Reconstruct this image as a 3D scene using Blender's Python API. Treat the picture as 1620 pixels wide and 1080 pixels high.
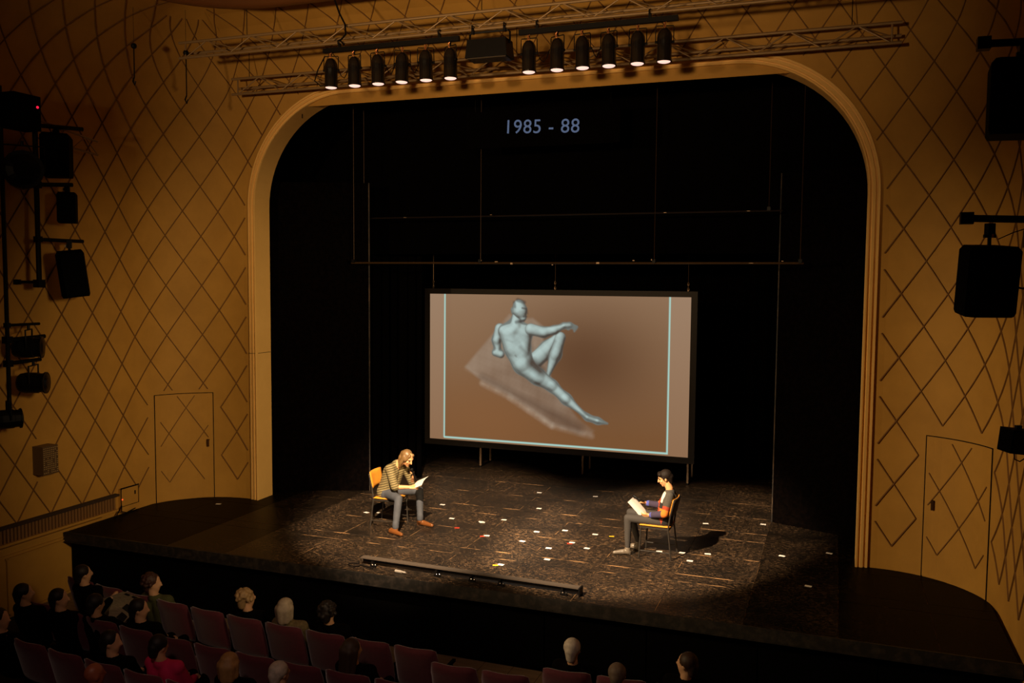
import bpy, bmesh, math, random
from mathutils import Vector, Matrix, Euler
import numpy as np

random.seed(7)
rng = np.random.default_rng(5)
SC = bpy.context.scene
for _o in list(bpy.data.objects):
    bpy.data.objects.remove(_o)
COL = SC.collection
PI = math.pi

# ------------------------------------------------------------------ camera
CAM = (4.527, -12.8, 3.882)
YAW, PITCH, ROLL, FPX = 0.3522, 0.0695, 0.0079, 1395.0
fwd = Vector((-math.sin(YAW)*math.cos(PITCH), math.cos(YAW)*math.cos(PITCH), -math.sin(PITCH)))
rgt = Vector((math.cos(YAW), math.sin(YAW), 0))
upv = rgt.cross(fwd)
r2 = math.cos(ROLL)*rgt + math.sin(ROLL)*upv
u2 = -math.sin(ROLL)*rgt + math.cos(ROLL)*upv
cd = bpy.data.cameras.new('camera')
cd.sensor_width = 36.0
cd.lens = FPX/1620*36
cd.clip_end = 200
cam = bpy.data.objects.new('camera', cd)
cam.matrix_world = Matrix(((r2.x, u2.x, -fwd.x, CAM[0]), (r2.y, u2.y, -fwd.y, CAM[1]), (r2.z, u2.z, -fwd.z, CAM[2]), (0, 0, 0, 1)))
COL.objects.link(cam)
SC.camera = cam

# ------------------------------------------------------------------ world, exposure, stage light and added fill
w = bpy.data.worlds.new('world')
SC.world = w
w.use_nodes = True
w.node_tree.nodes['Background'].inputs[0].default_value = (1.0, 0.55, 0.3, 1)
w.node_tree.nodes['Background'].inputs[1].default_value = 0.0006
SC.view_settings.view_transform = 'Standard'
SC.view_settings.look = 'None'
SC.view_settings.exposure = 0.0
SC.view_settings.gamma = 1.0
SC.view_settings.use_curve_mapping = False
SC.cycles.use_denoising = True
SC.cycles.max_bounces = 5
SC.cycles.sample_clamp_indirect = 4.0

def spot(name, loc, target, power, angle, blend, color, size=0.12):
    l = bpy.data.lights.new(name, 'SPOT')
    l.energy = power; l.spot_size = math.radians(angle); l.spot_blend = blend
    l.color = color; l.shadow_soft_size = size
    o = bpy.data.objects.new(name, l)
    o.location = loc
    o.rotation_euler = (Vector(target)-Vector(loc)).to_track_quat('-Z', 'Y').to_euler()
    COL.objects.link(o)
    return o

# two front-of-house profiles cross-light the readers
spot('front_of_house_profile', (-0.6, -7.6, 7.0), (1.75, -0.35, 0.3), 14000, 25.5, 0.45, (1.0, 0.76, 0.50), 0.07)
spot('front_of_house_profile', (1.3, -7.6, 7.0), (-1.25, -0.45, 0.3), 14000, 27.0, 0.50, (1.0, 0.76, 0.50), 0.07)
# added unseen fill spots for the side walls, the upper wall and the audience
spot('wall_fill_spot', (5.6, -8.5, 4.6), (-4.7, 0.1, 1.6), 2900, 44, 1.0, (1.0, 0.70, 0.36), 0.6)
spot('wall_fill_spot', (-5.2, -8.5, 4.6), (5.1, 0.1, 1.0), 2900, 42, 1.0, (1.0, 0.70, 0.36), 0.6)
spot('upper_wall_fill', (-3.0, -11.2, 5.4), (-1.8, 0.0, 7.3), 1300, 62, 1.0, (1.0, 0.66, 0.34), 0.22)  # added upper wall fill, set low so lamp shadows clear the arch
spot('upper_wall_fill', (2.0, -11.2, 5.4), (1.0, 0.0, 7.3), 1150, 60, 1.0, (1.0, 0.66, 0.34), 0.22)
spot('audience_fill', (3.0, -13.5, 7.6), (-0.4, -5.2, -0.5), 430, 46, 1.0, (1.0, 0.62, 0.48), 0.3)  # added fill over the audience, out of view

# ------------------------------------------------------------------ helpers
def C(r, g, b):
    f = lambda v: (v/255/12.92) if v/255 <= 0.04045 else ((v/255+0.055)/1.055)**2.4
    return (f(r), f(g), f(b), 1.0)

MATS = {}
def mat(name, col, rough=0.6, metal=0.0, var=0.0, scale=8.0, bump=0.0, bscale=60.0, emit=None, estr=1.0, spec=0.5, sheen=0.0):
    if name in MATS: return MATS[name]
    m = bpy.data.materials.new(name); m.use_nodes = True
    nt = m.node_tree; N = nt.nodes; L = nt.links
    b = N['Principled BSDF']
    b.inputs['Base Color'].default_value = col
    b.inputs['Roughness'].default_value = rough
    b.inputs['Metallic'].default_value = metal
    b.inputs['Specular IOR Level'].default_value = spec
    if sheen: b.inputs['Sheen Weight'].default_value = sheen
    tc = N.new('ShaderNodeTexCoord')
    if var:
        n = N.new('ShaderNodeTexNoise'); n.inputs['Scale'].default_value = scale; n.inputs['Detail'].default_value = 4
        L.new(tc.outputs['Object'], n.inputs['Vector'])
        mx = N.new('ShaderNodeMix'); mx.data_type = 'RGBA'
        mx.inputs[6].default_value = tuple(c*(1-var) for c in col[:3])+(1,)
        mx.inputs[7].default_value = tuple(min(1, c*(1+var)) for c in col[:3])+(1,)
        L.new(n.outputs['Fac'], mx.inputs[0]); L.new(mx.outputs[2], b.inputs['Base Color'])
    if bump:
        n2 = N.new('ShaderNodeTexNoise'); n2.inputs['Scale'].default_value = bscale; n2.inputs['Detail'].default_value = 3
        L.new(tc.outputs['Object'], n2.inputs['Vector'])
        bp = N.new('ShaderNodeBump'); bp.inputs['Strength'].default_value = bump; bp.inputs['Distance'].default_value = 0.01
        L.new(n2.outputs['Fac'], bp.inputs['Height']); L.new(bp.outputs['Normal'], b.inputs['Normal'])
    if emit:
        b.inputs['Emission Color'].default_value = emit; b.inputs['Emission Strength'].default_value = estr
    MATS[name] = m
    return m

class MB:
    """collects shapes; build() links them as ONE mesh object"""
    def __init__(s): s.v = []; s.f = []; s.mi = []
    def add(s, vs, fs, mi=0):
        o = len(s.v); s.v += [tuple(p) for p in vs]
        s.f += [tuple(i+o for i in f) for f in fs]; s.mi += [mi]*len(fs); return s
    def box(s, c, d, rot=None, mi=0, taper=1.0):
        hx, hy, hz = d[0]/2, d[1]/2, d[2]/2
        P = [Vector((x*hx*(taper if z > 0 else 1), y*hy*(taper if z > 0 else 1), z*hz)) for z in (-1, 1) for y in (-1, 1) for x in (-1, 1)]
        if rot is not None: P = [rot @ p for p in P]
        c = Vector(c)
        return s.add([p+c for p in P], [(0, 2, 3, 1), (4, 5, 7, 6), (0, 1, 5, 4), (2, 6, 7, 3), (0, 4, 6, 2), (1, 3, 7, 5)], mi)
    def cyl(s, p0, p1, r0, r1=None, n=10, mi=0, caps=True):
        r1 = r0 if r1 is None else r1
        p0, p1 = Vector(p0), Vector(p1); a = (p1-p0).normalized()
        t = a.orthogonal().normalized(); b = a.cross(t)
        vs = []
        for p, r in ((p0, r0), (p1, r1)):
            for i in range(n):
                q = 2*PI*i/n; vs.append(p+r*(math.cos(q)*t+math.sin(q)*b))
        fs = [(i, (i+1) % n, n+(i+1) % n, n+i) for i in range(n)]
        if caps: fs += [tuple(range(n-1, -1, -1)), tuple(range(n, 2*n))]
        return s.add(vs, fs, mi)
    def tube(s, pts, r, n=6, mi=0):
        pts = [Vector(p) for p in pts]
        vs = []; fs = []; t = None
        for k, p in enumerate(pts):
            a = (pts[min(k+1, len(pts)-1)]-pts[max(k-1, 0)]).normalized()
            t = a.orthogonal().normalized() if t is None else (t-a*t.dot(a)).normalized()
            b = a.cross(t); rr = r[k] if isinstance(r, (list, tuple)) else r
            vs += [p+rr*(math.cos(2*PI*i/n)*t+math.sin(2*PI*i/n)*b) for i in range(n)]
        for k in range(len(pts)-1):
            fs += [(k*n+i, k*n+(i+1) % n, (k+1)*n+(i+1) % n, (k+1)*n+i) for i in range(n)]
        fs += [tuple(range(n-1, -1, -1)), tuple((len(pts)-1)*n+i for i in range(n))]
        return s.add(vs, fs, mi)
    def lathe(s, prof, c=(0, 0, 0), n=16, rot=None, mi=0):
        c = Vector(c); vs = []
        for r, z in prof:
            for i in range(n):
                p = Vector((r*math.cos(2*PI*i/n), r*math.sin(2*PI*i/n), z)); vs.append((rot @ p if rot is not None else p)+c)
        fs = [(k*n+i, k*n+(i+1) % n, (k+1)*n+(i+1) % n, (k+1)*n+i) for k in range(len(prof)-1) for i in range(n)]
        fs += [tuple(range(n-1, -1, -1)), tuple((len(prof)-1)*n+i for i in range(n))]
        return s.add(vs, fs, mi)
    def caps(s, p0, p1, r0, r1=None, n=12, m=4, mi=0):
        """tapered capsule, closed"""
        r1 = r0 if r1 is None else r1
        p0, p1 = Vector(p0), Vector(p1); d = p1-p0
        a = d.normalized() if d.length > 1e-6 else Vector((0, 0, 1))
        t = a.orthogonal().normalized(); b = a.cross(t); rings = []
        for k in range(m+1):
            q = -PI/2*(1-k/m); rings.append((p0+a*(r0*math.sin(q)), max(1e-4, r0*math.cos(q))))
        for k in range(m+1):
            q = PI/2*k/m; rings.append((p1+a*(r1*math.sin(q)), max(1e-4, r1*math.cos(q))))
        vs = [c+r*(math.cos(2*PI*i/n)*t+math.sin(2*PI*i/n)*b) for c, r in rings for i in range(n)]
        K = len(rings)
        fs = [(k*n+i, k*n+(i+1) % n, (k+1)*n+(i+1) % n, (k+1)*n+i) for k in range(K-1) for i in range(n)]
        fs += [tuple(range(n-1, -1, -1)), tuple((K-1)*n+i for i in range(n))]
        return s.add(vs, fs, mi)
    def ell(s, c, r, rot=None, n=14, m=9, mi=0):
        c = Vector(c); vs = []
        for k in range(m+1):
            q = -PI/2+PI*k/m; cr = max(1e-3, math.cos(q))
            for i in range(n):
                p = Vector((r[0]*cr*math.cos(2*PI*i/n), r[1]*cr*math.sin(2*PI*i/n), r[2]*math.sin(q)))
                vs.append((rot @ p if rot is not None else p)+c)
        fs = [(k*n+i, k*n+(i+1) % n, (k+1)*n+(i+1) % n, (k+1)*n+i) for k in range(m) for i in range(n)]
        fs += [tuple(range(n-1, -1, -1)), tuple(m*n+i for i in range(n))]
        return s.add(vs, fs, mi)
    def grid(s, P, closed_u=False, mi=0, flip=False):
        """P[j][i] rows of points"""
        nj, ni = len(P), len(P[0]); vs = [p for r in P for p in r]; fs = []
        for j in range(nj-1):
            for i in range(ni if closed_u else ni-1):
                a, b2, c2, d2 = j*ni+i, j*ni+(i+1) % ni, (j+1)*ni+(i+1) % ni, (j+1)*ni+i
                fs.append((a, d2, c2, b2) if flip else (a, b2, c2, d2))
        return s.add(vs, fs, mi)
    def slab(s, P, Q, mi=0):
        """closed slab between two equal point grids (front P, back Q)"""
        nj, ni = len(P), len(P[0]); o = nj*ni
        vs = [p for r in P for p in r]+[p for r in Q for p in r]; fs = []
        I = lambda j, i: j*ni+i
        for j in range(nj-1):
            for i in range(ni-1):
                fs.append((I(j, i), I(j, i+1), I(j+1, i+1), I(j+1, i)))
                fs.append((o+I(j, i), o+I(j+1, i), o+I(j+1, i+1), o+I(j, i+1)))
        for i in range(ni-1):
            fs.append((I(0, i+1), I(0, i), o+I(0, i), o+I(0, i+1)))
            fs.append((I(nj-1, i), I(nj-1, i+1), o+I(nj-1, i+1), o+I(nj-1, i)))
        for j in range(nj-1):
            fs.append((I(j, 0), I(j+1, 0), o+I(j+1, 0), o+I(j, 0)))
            fs.append((I(j+1, ni-1), I(j, ni-1), o+I(j, ni-1), o+I(j+1, ni-1)))
        return s.add(vs, fs, mi)
    def mesh(s, name, mats, smooth=False, off=(0, 0, 0), fix=True):
        me = bpy.data.meshes.new(name)
        ov = Vector(off)
        me.from_pydata([tuple(Vector(p)-ov) for p in s.v], [], s.f)
        mats = mats if isinstance(mats, (list, tuple)) else [mats]
        for m in mats: me.materials.append(m)
        if len(mats) > 1:
            me.polygons.foreach_set('material_index', s.mi)
        if fix:
            bm = bmesh.new(); bm.from_mesh(me); bmesh.ops.recalc_face_normals(bm, faces=bm.faces); bm.to_mesh(me); bm.free()
        if smooth: me.polygons.foreach_set('use_smooth', [True]*len(me.polygons))
        me.update()
        return me
    def build(s, name, mats, parent=None, smooth=False, origin=None, fix=True):
        """origin: world point of the root (geometry given in world coordinates); None = geometry already local to the parent"""
        if parent is None and origin is None:
            a = np.array(s.v); lo, hi = a.min(0), a.max(0)
            origin = ((lo[0]+hi[0])/2, (lo[1]+hi[1])/2, lo[2])
        o = bpy.data.objects.new(name, s.mesh(name, mats, smooth, origin or (0, 0, 0), fix))
        COL.objects.link(o)
        if parent is not None: o.parent = parent
        else: o.location = origin
        return o

def tag(o, label=None, cat=None, group=None, kind=None):
    if label: o['label'] = label
    if cat: o['category'] = cat
    if group: o['group'] = group
    if kind: o['kind'] = kind
    return o

def thing(name, loc, label, cat, group=None, rz=0.0):
    o = bpy.data.objects.new(name, None); o.empty_display_size = 0.1
    o.location = loc; o.rotation_euler = (0, 0, rz); COL.objects.link(o)
    return tag(o, label, cat, group)

def children(o): return [c for c in bpy.data.objects if c.parent == o]

def copy_tree(o, parent=None):
    c = o.copy(); COL.objects.link(c); c.parent = parent
    for ch in children(o): copy_tree(ch, c)
    return c

def share(name, me, parent, loc=(0, 0, 0), rot=(0, 0, 0)):
    o = bpy.data.objects.new(name, me); COL.objects.link(o); o.parent = parent; o.location = loc; o.rotation_euler = rot
    return o

def fuse(name, mb, voxel, mats, parent=None, origin=(0, 0, 0), smooth=4, matfn=None, factor=0.5):
    """closed shapes fused to one continuous surface"""
    me = mb.mesh('tmp', [], off=origin, fix=False)
    t = bpy.data.objects.new('tmp', me); COL.objects.link(t)
    r = t.modifiers.new('r', 'REMESH'); r.mode = 'VOXEL'; r.voxel_size = voxel
    if smooth:
        sm = t.modifiers.new('s', 'SMOOTH'); sm.factor = factor; sm.iterations = smooth
    dg = bpy.context.evaluated_depsgraph_get()
    out = bpy.data.meshes.new_from_object(t.evaluated_get(dg))
    bpy.data.objects.remove(t); bpy.data.meshes.remove(me)
    out.name = name; out.materials.clear()
    mats = mats if isinstance(mats, (list, tuple)) else [mats]
    for m in mats: out.materials.append(m)
    n = len(out.polygons)
    out.polygons.foreach_set('use_smooth', [True]*n)
    if matfn:
        cs = np.zeros(n*3); out.polygons.foreach_get('center', cs); cs = cs.reshape(-1, 3)+np.array(origin)
        out.polygons.foreach_set('material_index', [int(matfn(c)) for c in cs])
    o = bpy.data.objects.new(name, out); COL.objects.link(o)
    if parent is not None: o.parent = parent
    else: o.location = origin
    return o

# ------------------------------------------------------------------ materials of the place
def mottled(name, cols, scale, rough, stretch=(1, 1, 1), bump=0.0, ramp=(0.35, 0.65), spec=0.4):
    m = bpy.data.materials.new(name); m.use_nodes = True
    N = m.node_tree.nodes; L = m.node_tree.links; b = N['Principled BSDF']; b.inputs['Roughness'].default_value = rough; b.inputs['Specular IOR Level'].default_value = spec
    tc = N.new('ShaderNodeTexCoord'); mp = N.new('ShaderNodeMapping'); mp.inputs['Scale'].default_value = stretch
    n = N.new('ShaderNodeTexNoise'); n.inputs['Scale'].default_value = scale; n.inputs['Detail'].default_value = 6; n.inputs['Roughness'].default_value = 0.65
    cr = N.new('ShaderNodeValToRGB'); cr.color_ramp.elements[0].position = ramp[0]; cr.color_ramp.elements[1].position = ramp[1]
    cr.color_ramp.elements[0].color = cols[0]; cr.color_ramp.elements[1].color = cols[1]
    L.new(tc.outputs['Object'], mp.inputs['Vector']); L.new(mp.outputs['Vector'], n.inputs['Vector'])
    L.new(n.outputs['Fac'], cr.inputs['Fac']); L.new(cr.outputs['Color'], b.inputs['Base Color'])
    if bump:
        bp = N.new('ShaderNodeBump'); bp.inputs['Strength'].default_value = bump; bp.inputs['Distance'].default_value = 0.005
        L.new(n.outputs['Fac'], bp.inputs['Height']); L.new(bp.outputs['Normal'], b.inputs['Normal'])
    return m

def plaster():
    m = mottled('ochre_plaster', ((0.40, 0.205, 0.032, 1), (0.47, 0.245, 0.040, 1)), 1.7, 0.75)
    return m
M_WALL = plaster()
M_STRIP = mat('shadow_brown_cord', (0.17, 0.075, 0.013, 1), 0.8)  # strip colour darker than the wall, standing in for the ribs' shadow lines
M_ARCH = mottled('cream_plaster', ((0.80, 0.485, 0.145, 1), (0.86, 0.53, 0.165, 1)), 2.0, 0.6)
M_BLACK = mat('black_paint', (0.0012, 0.001, 0.001, 1), 0.7, spec=0.03)
M_DRAPE = mat('black_velour', (0.0012, 0.0008, 0.0007, 1), 0.95, spec=0.03)
M_METAL = mat('black_steel', (0.004, 0.0032, 0.003, 1), 0.45, 0.0, spec=0.15)
M_SEAM = mat('dark_gap', (0.006, 0.004, 0.003, 1), 0.9, spec=0.1)
M_TRUSS = mat('dull_truss_steel', (0.30, 0.19, 0.085, 1), 0.5, 0.35)
M_BRONZE = mat('gilt_plaster', (0.22, 0.085, 0.027, 1), 0.42, 0.45)
M_GLINT = mat('bright_steel', (0.7, 0.6, 0.5, 1), 0.25, 1.0)
M_RED = mat('red_plush', (0.10, 0.010, 0.020, 1), 0.85, var=0.3, scale=30, sheen=0.4)

def floor_paint(name, k=1.0, spec=0.22):
    """black stage paint, scuffed down to the wood along the grain"""
    m = bpy.data.materials.new(name); m.use_nodes = True
    N = m.node_tree.nodes; L = m.node_tree.links; b = N['Principled BSDF']
    g = N.new('ShaderNodeNewGeometry')
    def noise(sc, st, det=5, rot=0.0, rough=0.6):
        mp = N.new('ShaderNodeMapping'); mp.inputs['Scale'].default_value = st; mp.inputs['Rotation'].default_value = (0, 0, rot)
        n = N.new('ShaderNodeTexNoise'); n.inputs['Scale'].default_value = sc; n.inputs['Detail'].default_value = det; n.inputs['Roughness'].default_value = rough
        L.new(g.outputs['Position'], mp.inputs['Vector']); L.new(mp.outputs['Vector'], n.inputs['Vector']); return n.outputs['Fac']
    def ramp(f, a, c):
        r = N.new('ShaderNodeMapRange'); r.inputs[1].default_value = a; r.inputs[2].default_value = c; L.new(f, r.inputs[0]); return r.outputs[0]
    def op(k, a, c):
        o = N.new('ShaderNodeMath'); o.operation = k; o.use_clamp = True
        for i, x in enumerate((a, c)):
            if isinstance(x, (int, float)): o.inputs[i].default_value = x
            else: L.new(x, o.inputs[i])
        return o.outputs[0]
    grain = ramp(noise(13, (1.0, 8.0, 1), 7), 0.56, 0.64)
    specks = ramp(noise(38, (1, 2.0, 1), 6, 0.3, 0.7), 0.585, 0.64)
    scr = ramp(noise(14, (0.5, 11, 1), 4, 0.7), 0.635, 0.69)
    scr2 = ramp(noise(14, (0.5, 11, 1), 4, -0.9), 0.65, 0.70)
    patch = ramp(noise(1.1, (1, 1, 1), 4), 0.36, 0.62)
    patch2 = ramp(noise(2.3, (0.6, 1.3, 1), 4), 0.36, 0.60)
    wear = op('MAXIMUM', op('MULTIPLY', grain, patch), op('MULTIPLY', specks, patch2))
    wear = op('MAXIMUM', wear, op('MULTIPLY', op('MAXIMUM', scr, scr2), 0.7))
    base = N.new('ShaderNodeMix'); base.data_type = 'RGBA'
    base.inputs[6].default_value = (0.0045*k, 0.0036*k, 0.0030*k, 1); base.inputs[7].default_value = (0.0115*k, 0.0092*k, 0.0074*k, 1)
    L.new(ramp(noise(3.2, (1, 2.5, 1), 6), 0.3, 0.75), base.inputs[0])
    mx = N.new('ShaderNodeMix'); mx.data_type = 'RGBA'
    mx.inputs[7].default_value = (0.36*k, 0.205*k, 0.10*k, 1)
    L.new(wear, mx.inputs[0]); L.new(base.outputs[2], mx.inputs[6]); L.new(mx.outputs[2], b.inputs['Base Color'])
    rr = N.new('ShaderNodeMapRange'); b.inputs['Specular IOR Level'].default_value = spec; rr.inputs[3].default_value = 0.40; rr.inputs[4].default_value = 0.7; L.new(wear, rr.inputs[0]); L.new(rr.outputs[0], b.inputs['Roughness'])
    return m
M_FLOOR = floor_paint('worn_black_stage_paint')
M_FLOOR2 = floor_paint('shade_darkened_stage_paint', 0.16, 0.03)  # outer panels darkened in the colour so the apron sides fall to black
M_FLOOR3 = floor_paint('half_shade_stage_paint', 0.5, 0.10)  # half-darkened step into the painted shade beyond the light pool
M_JOINT = mottled('worn_joint_wood', ((0.02, 0.014, 0.01, 1), (0.55, 0.30, 0.13, 1)), 3.5, 0.6, (1, 1, 1), ramp=(0.44, 0.60))

# ------------------------------------------------------------------ plan of the house walls
X0, R0, XW, VC, RC = 5.15, 1.3, 6.45, 6.73, 1.6
ARCW, ARCZ, ARCR = 4.88, 5.1, 1.8       # arch opening: half width, spring height, corner radius
def plan(s):
    a = abs(s); g = 1 if s >= 0 else -1
    if a <= X0: p, n = (a, 0.0), (0.0, -1.0)
    elif a <= X0+R0*PI/2:
        t = (a-X0)/R0; p = (X0+R0*math.sin(t), -R0+R0*math.cos(t)); n = (-math.sin(t), -math.cos(t))
    else: p, n = (XW, -R0-(a-X0-R0*PI/2)), (-1.0, 0.0)
    return Vector((g*p[0], p[1], 0)), Vector((g*n[0], n[1], 0))
def wpt(s, v, h=0.0):
    """point of the wall surface at run s and height v (arc length through the cove), h proud of it; also the normal"""
    p, n = plan(s); a = abs(s)
    if v <= VC: z, d, N_ = v, 0.0, n.copy()
    else:
        th = min((v-VC)/RC, PI/2); d = RC*(1-math.cos(th)); z = VC+RC*math.sin(th)
        N_ = n*math.cos(th)+Vector((0, 0, -math.sin(th)))
        if X0 < a < X0+R0*PI/2: d = min(d, R0-0.02)
    q = p+n*d; q.z = z
    return q+N_*h, N_
VTOP = VC+RC*PI/2

def arch_path(e=0.0, n=14):
    """opening outline in (x, z), grown by e"""
    P = [(-(ARCW+e), -0.02)]
    P += [(-(ARCW+e), z) for z in (1.3, 2.6, 3.9)]
    cx = ARCW-ARCR
    for i in range(n+1):
        q = PI-PI/2*i/n; P.append((-cx+(ARCR+e)*math.cos(q), ARCZ+(ARCR+e)*math.sin(q)))
    P += [(x, ARCZ+ARCR+e) for x in (-2, -1, 0, 1, 2)]
    for i in range(n+1):
        q = PI/2-PI/2*i/n; P.append((cx+(ARCR+e)*math.cos(q), ARCZ+(ARCR+e)*math.sin(q)))
    P += [(ARCW+e, z) for z in (3.9, 2.6, 1.3, -0.02)]
    return P
def in_arch(x, z, e):
    if z > ARCZ+ARCR+e or abs(x) > ARCW+e: return False
    if z <= ARCZ or abs(x) <= ARCW-ARCR: return True
    return math.hypot(abs(x)-(ARCW-ARCR), z-ARCZ) < ARCR+e

# proscenium wall with the arch cut out, then its cove
def build_front_wall():
    mb = MB(); inner = arch_path(0.02); outer = []
    for (x, z) in inner:
        if z <= ARCZ+0.01 and abs(x) > ARCW: outer.append((math.copysign(X0, x), z))
        elif abs(x) <= ARCW-ARCR+0.01: outer.append((x, VC))
        else:
            q = math.atan2(z-ARCZ, abs(x)-(ARCW-ARCR)); cx = ARCW-ARCR
            c, s_ = math.cos(q), math.sin(q); t = min((X0-cx)/max(c, 1e-6), (VC+0.0-ARCZ)/max(s_, 1e-6))
            outer.append((math.copysign(cx+t*c, x), ARCZ+t*s_))
    mb.grid([[Vector((x, 0, z)) for x, z in inner], [Vector((x, 0, z)) for x, z in outer]])
    # corners left over above the fan
    for g in (-1, 1):
        c = Vector((g*X0, 0, VC)); q = [Vector((x, 0, z)) for x, z in outer if x*g > 0 and (abs(x) > ARCW-ARCR) and z > ARCZ]
        for a, b2 in zip(q[:-1], q[1:]): mb.add([a, b2, c], [(0, 1, 2)])
    S = np.linspace(-X0, X0, 25); V = np.linspace(VC, VTOP, 10)
    mb.grid([[wpt(s, v)[0] for s in S] for v in V])
    o = mb.build('wall_front', M_WALL, smooth=False, origin=(0, 0, 0))
    return tag(o, 'ochre proscenium wall above the stage arch', kind='structure')
WF = build_front_wall()
def build_side_wall(g, name, smax, label):
    mb = MB()
    S = sorted(set([X0+R0*PI/2*i/14 for i in range(15)]+list(np.linspace(X0+R0*PI/2, smax, 8))))
    V = [-1.0, 0.0, 2.0, 4.0, VC]+[VC+RC*PI/2*i/10 for i in range(1, 11)]
    mb.grid([[wpt(g*s, v)[0] for s in S] for v in V])
    o = mb.build(name, M_WALL, smooth=True, origin=(0, 0, 0))
    return tag(o, label, kind='structure')
WL = build_side_wall(-1, 'wall_left', 13.5, 'ochre plaster side wall left of the stage')
WR = build_side_wall(1, 'wall_right', 13.5, 'ochre plaster side wall right of the stage')

# lattice of applied strips: nodes a+b odd, a along the wall, b upwards
DA, DB, SA, ZB = 0.2935, 0.4267, 5.03, 0.33
def a2s(a): return SA+a*DA if a >= 0 else SA*(1+a/17.0)
DOORS = {-1: (5.755, 6.735, 1.86), 1: (5.72, 6.72, 1.88)}
def allowed(g, s, v):
    x = g*s
    if v < ZB-1e-6 or s < -1e-6: return None
    if s <= X0 and v <= VC+0.6 and in_arch(s, min(v, VC+1), 0.15): return None
    d0, d1, dz = DOORS[g]
    if d0-0.07 < s < d1+0.07 and v < dz+0.07:
        return 'door' if (d0+0.03 < s < d1-0.03 and v < dz-0.03) else None
    if g < 0 and 8.84 < s < 9.16 and 0.95 < v < 1.45: return None
    if X0 < s < X0+R0*PI/2 and v > VC+1.7: return None
    if v > VTOP-0.12: return None
    return 'front' if s <= X0 else 'side'
def strip(pts, w, h, name, parent):
    mb = MB(); sec = []
    P = [wpt(s, v) for s, v in pts]
    for k in range(len(P)):
        T = (P[min(k+1, len(P)-1)][0]-P[max(k-1, 0)][0]).normalized(); N_ = P[k][1]; B = N_.cross(T).normalized()
        c = P[k][0]; sec.append([c-B*w/2, c-B*w*0.28+N_*h, c+B*w*0.28+N_*h, c+B*w/2])
    n = len(sec)
    vs = [p for q in sec for p in q]
    fs = [(k*4+i, k*4+i+1, (k+1)*4+i+1, (k+1)*4+i) for k in range(n-1) for i in range(3)]+[(0, 3, 2, 1), ((n-1)*4, (n-1)*4+1, (n-1)*4+2, (n-1)*4+3)]
    mb.add(vs, fs)
    return mb.build(name, M_STRIP, parent)
DOOR_STRIPS = {-1: [], 1: []}
for g, amax in ((-1, 17), (1, 15)):
    for sgn in (1, -1):
        for k in range(-19, 45):
            c = 2*k+1                                   # sgn=1: b-a=c ; sgn=-1: b+a=c
            run = []; cur = None
            for i in range(0, (amax+17)*4+1):
                a = -17+i/4.0; b = c+a if sgn == 1 else c-a
                s, v = a2s(a), ZB+b*DB
                if g > 0 and s < 1e-6: continue_ok = True
                reg = allowed(g, s, v) if 0 <= b*1.0+1e-9 and v < VTOP else None
                if reg != cur:
                    if cur and len(run) >= 3:
                        if cur == 'door': DOOR_STRIPS[g].append(run)
                        else: strip(run, 0.019, 0.016, 'lattice_strip', WF if cur == 'front' else (WL if g < 0 else WR))
                    # carry the joint sample so runs meet
                    run = [run[-1]] if (cur in ('front', 'side') and reg in ('front', 'side')) else []
                    cur = reg
                if reg: run.append((g*s, v))
            if cur and len(run) >= 3:
                if cur == 'door': DOOR_STRIPS[g].append(run)
                else: strip(run, 0.019, 0.016, 'lattice_strip', WF if cur == 'front' else (WL if g < 0 else WR))

# flush doors in the curved corners
for n_, g in ((1, -1), (2, 1)):
    d0, d1, dz = DOORS[g]
    S = [d0+(d1-d0)*i/10 for i in range(11)]
    mb = MB(); mb.slab([[wpt(g*s, v, 0.010)[0] for s in S] for v in (0.015, 0.9, dz)], [[wpt(g*s, v, -0.03)[0] for s in S] for v in (0.015, 0.9, dz)])
    org = wpt(g*(d0+d1)/2, 0)[0]
    d = mb.build('door_%d' % n_, M_WALL, origin=tuple(org)); tag(d, 'flush ochre door in the curved wall '+('left' if g < 0 else 'right')+' of the stage', kind='structure')
    fr = MB(); e = 0.011
    for (a0, a1, v0, v1) in ((d0-e, d0, 0, dz+e), (d1, d1+e, 0, dz+e)):
        fr.slab([[wpt(g*s, v, 0.013)[0] for s in (a0, a1)] for v in (v0, v1)], [[wpt(g*s, v, -0.01)[0] for s in (a0, a1)] for v in (v0, v1)])
    fr.slab([[wpt(g*s, v, 0.013)[0] for s in S] for v in (dz, dz+e)], [[wpt(g*s, v, -0.01)[0] for s in S] for v in (dz, dz+e)])
    fr.build('door_gap', M_SEAM, d, origin=tuple(org))
    for run in DOOR_STRIPS[g]:
        st = strip([(s, v) for s, v in run], 0.019, 0.022, 'lattice_strip', d)
        st.location = -Vector(org)
    hd = MB(); sh = (d0+0.09) if g < 0 else (d0+0.11)
    hp, hn = wpt(g*sh, 0.98, 0.03); hd.box(hp, (0.03, 0.03, 0.13)); hd.box(hp-hn*0.02+Vector((0, 0, 0.05)), (0.05, 0.03, 0.02))
    hd.build('door_handle', mat('dark_brass', (0.10, 0.05, 0.02, 1), 0.4, 0.6), d, origin=tuple(org))

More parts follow.
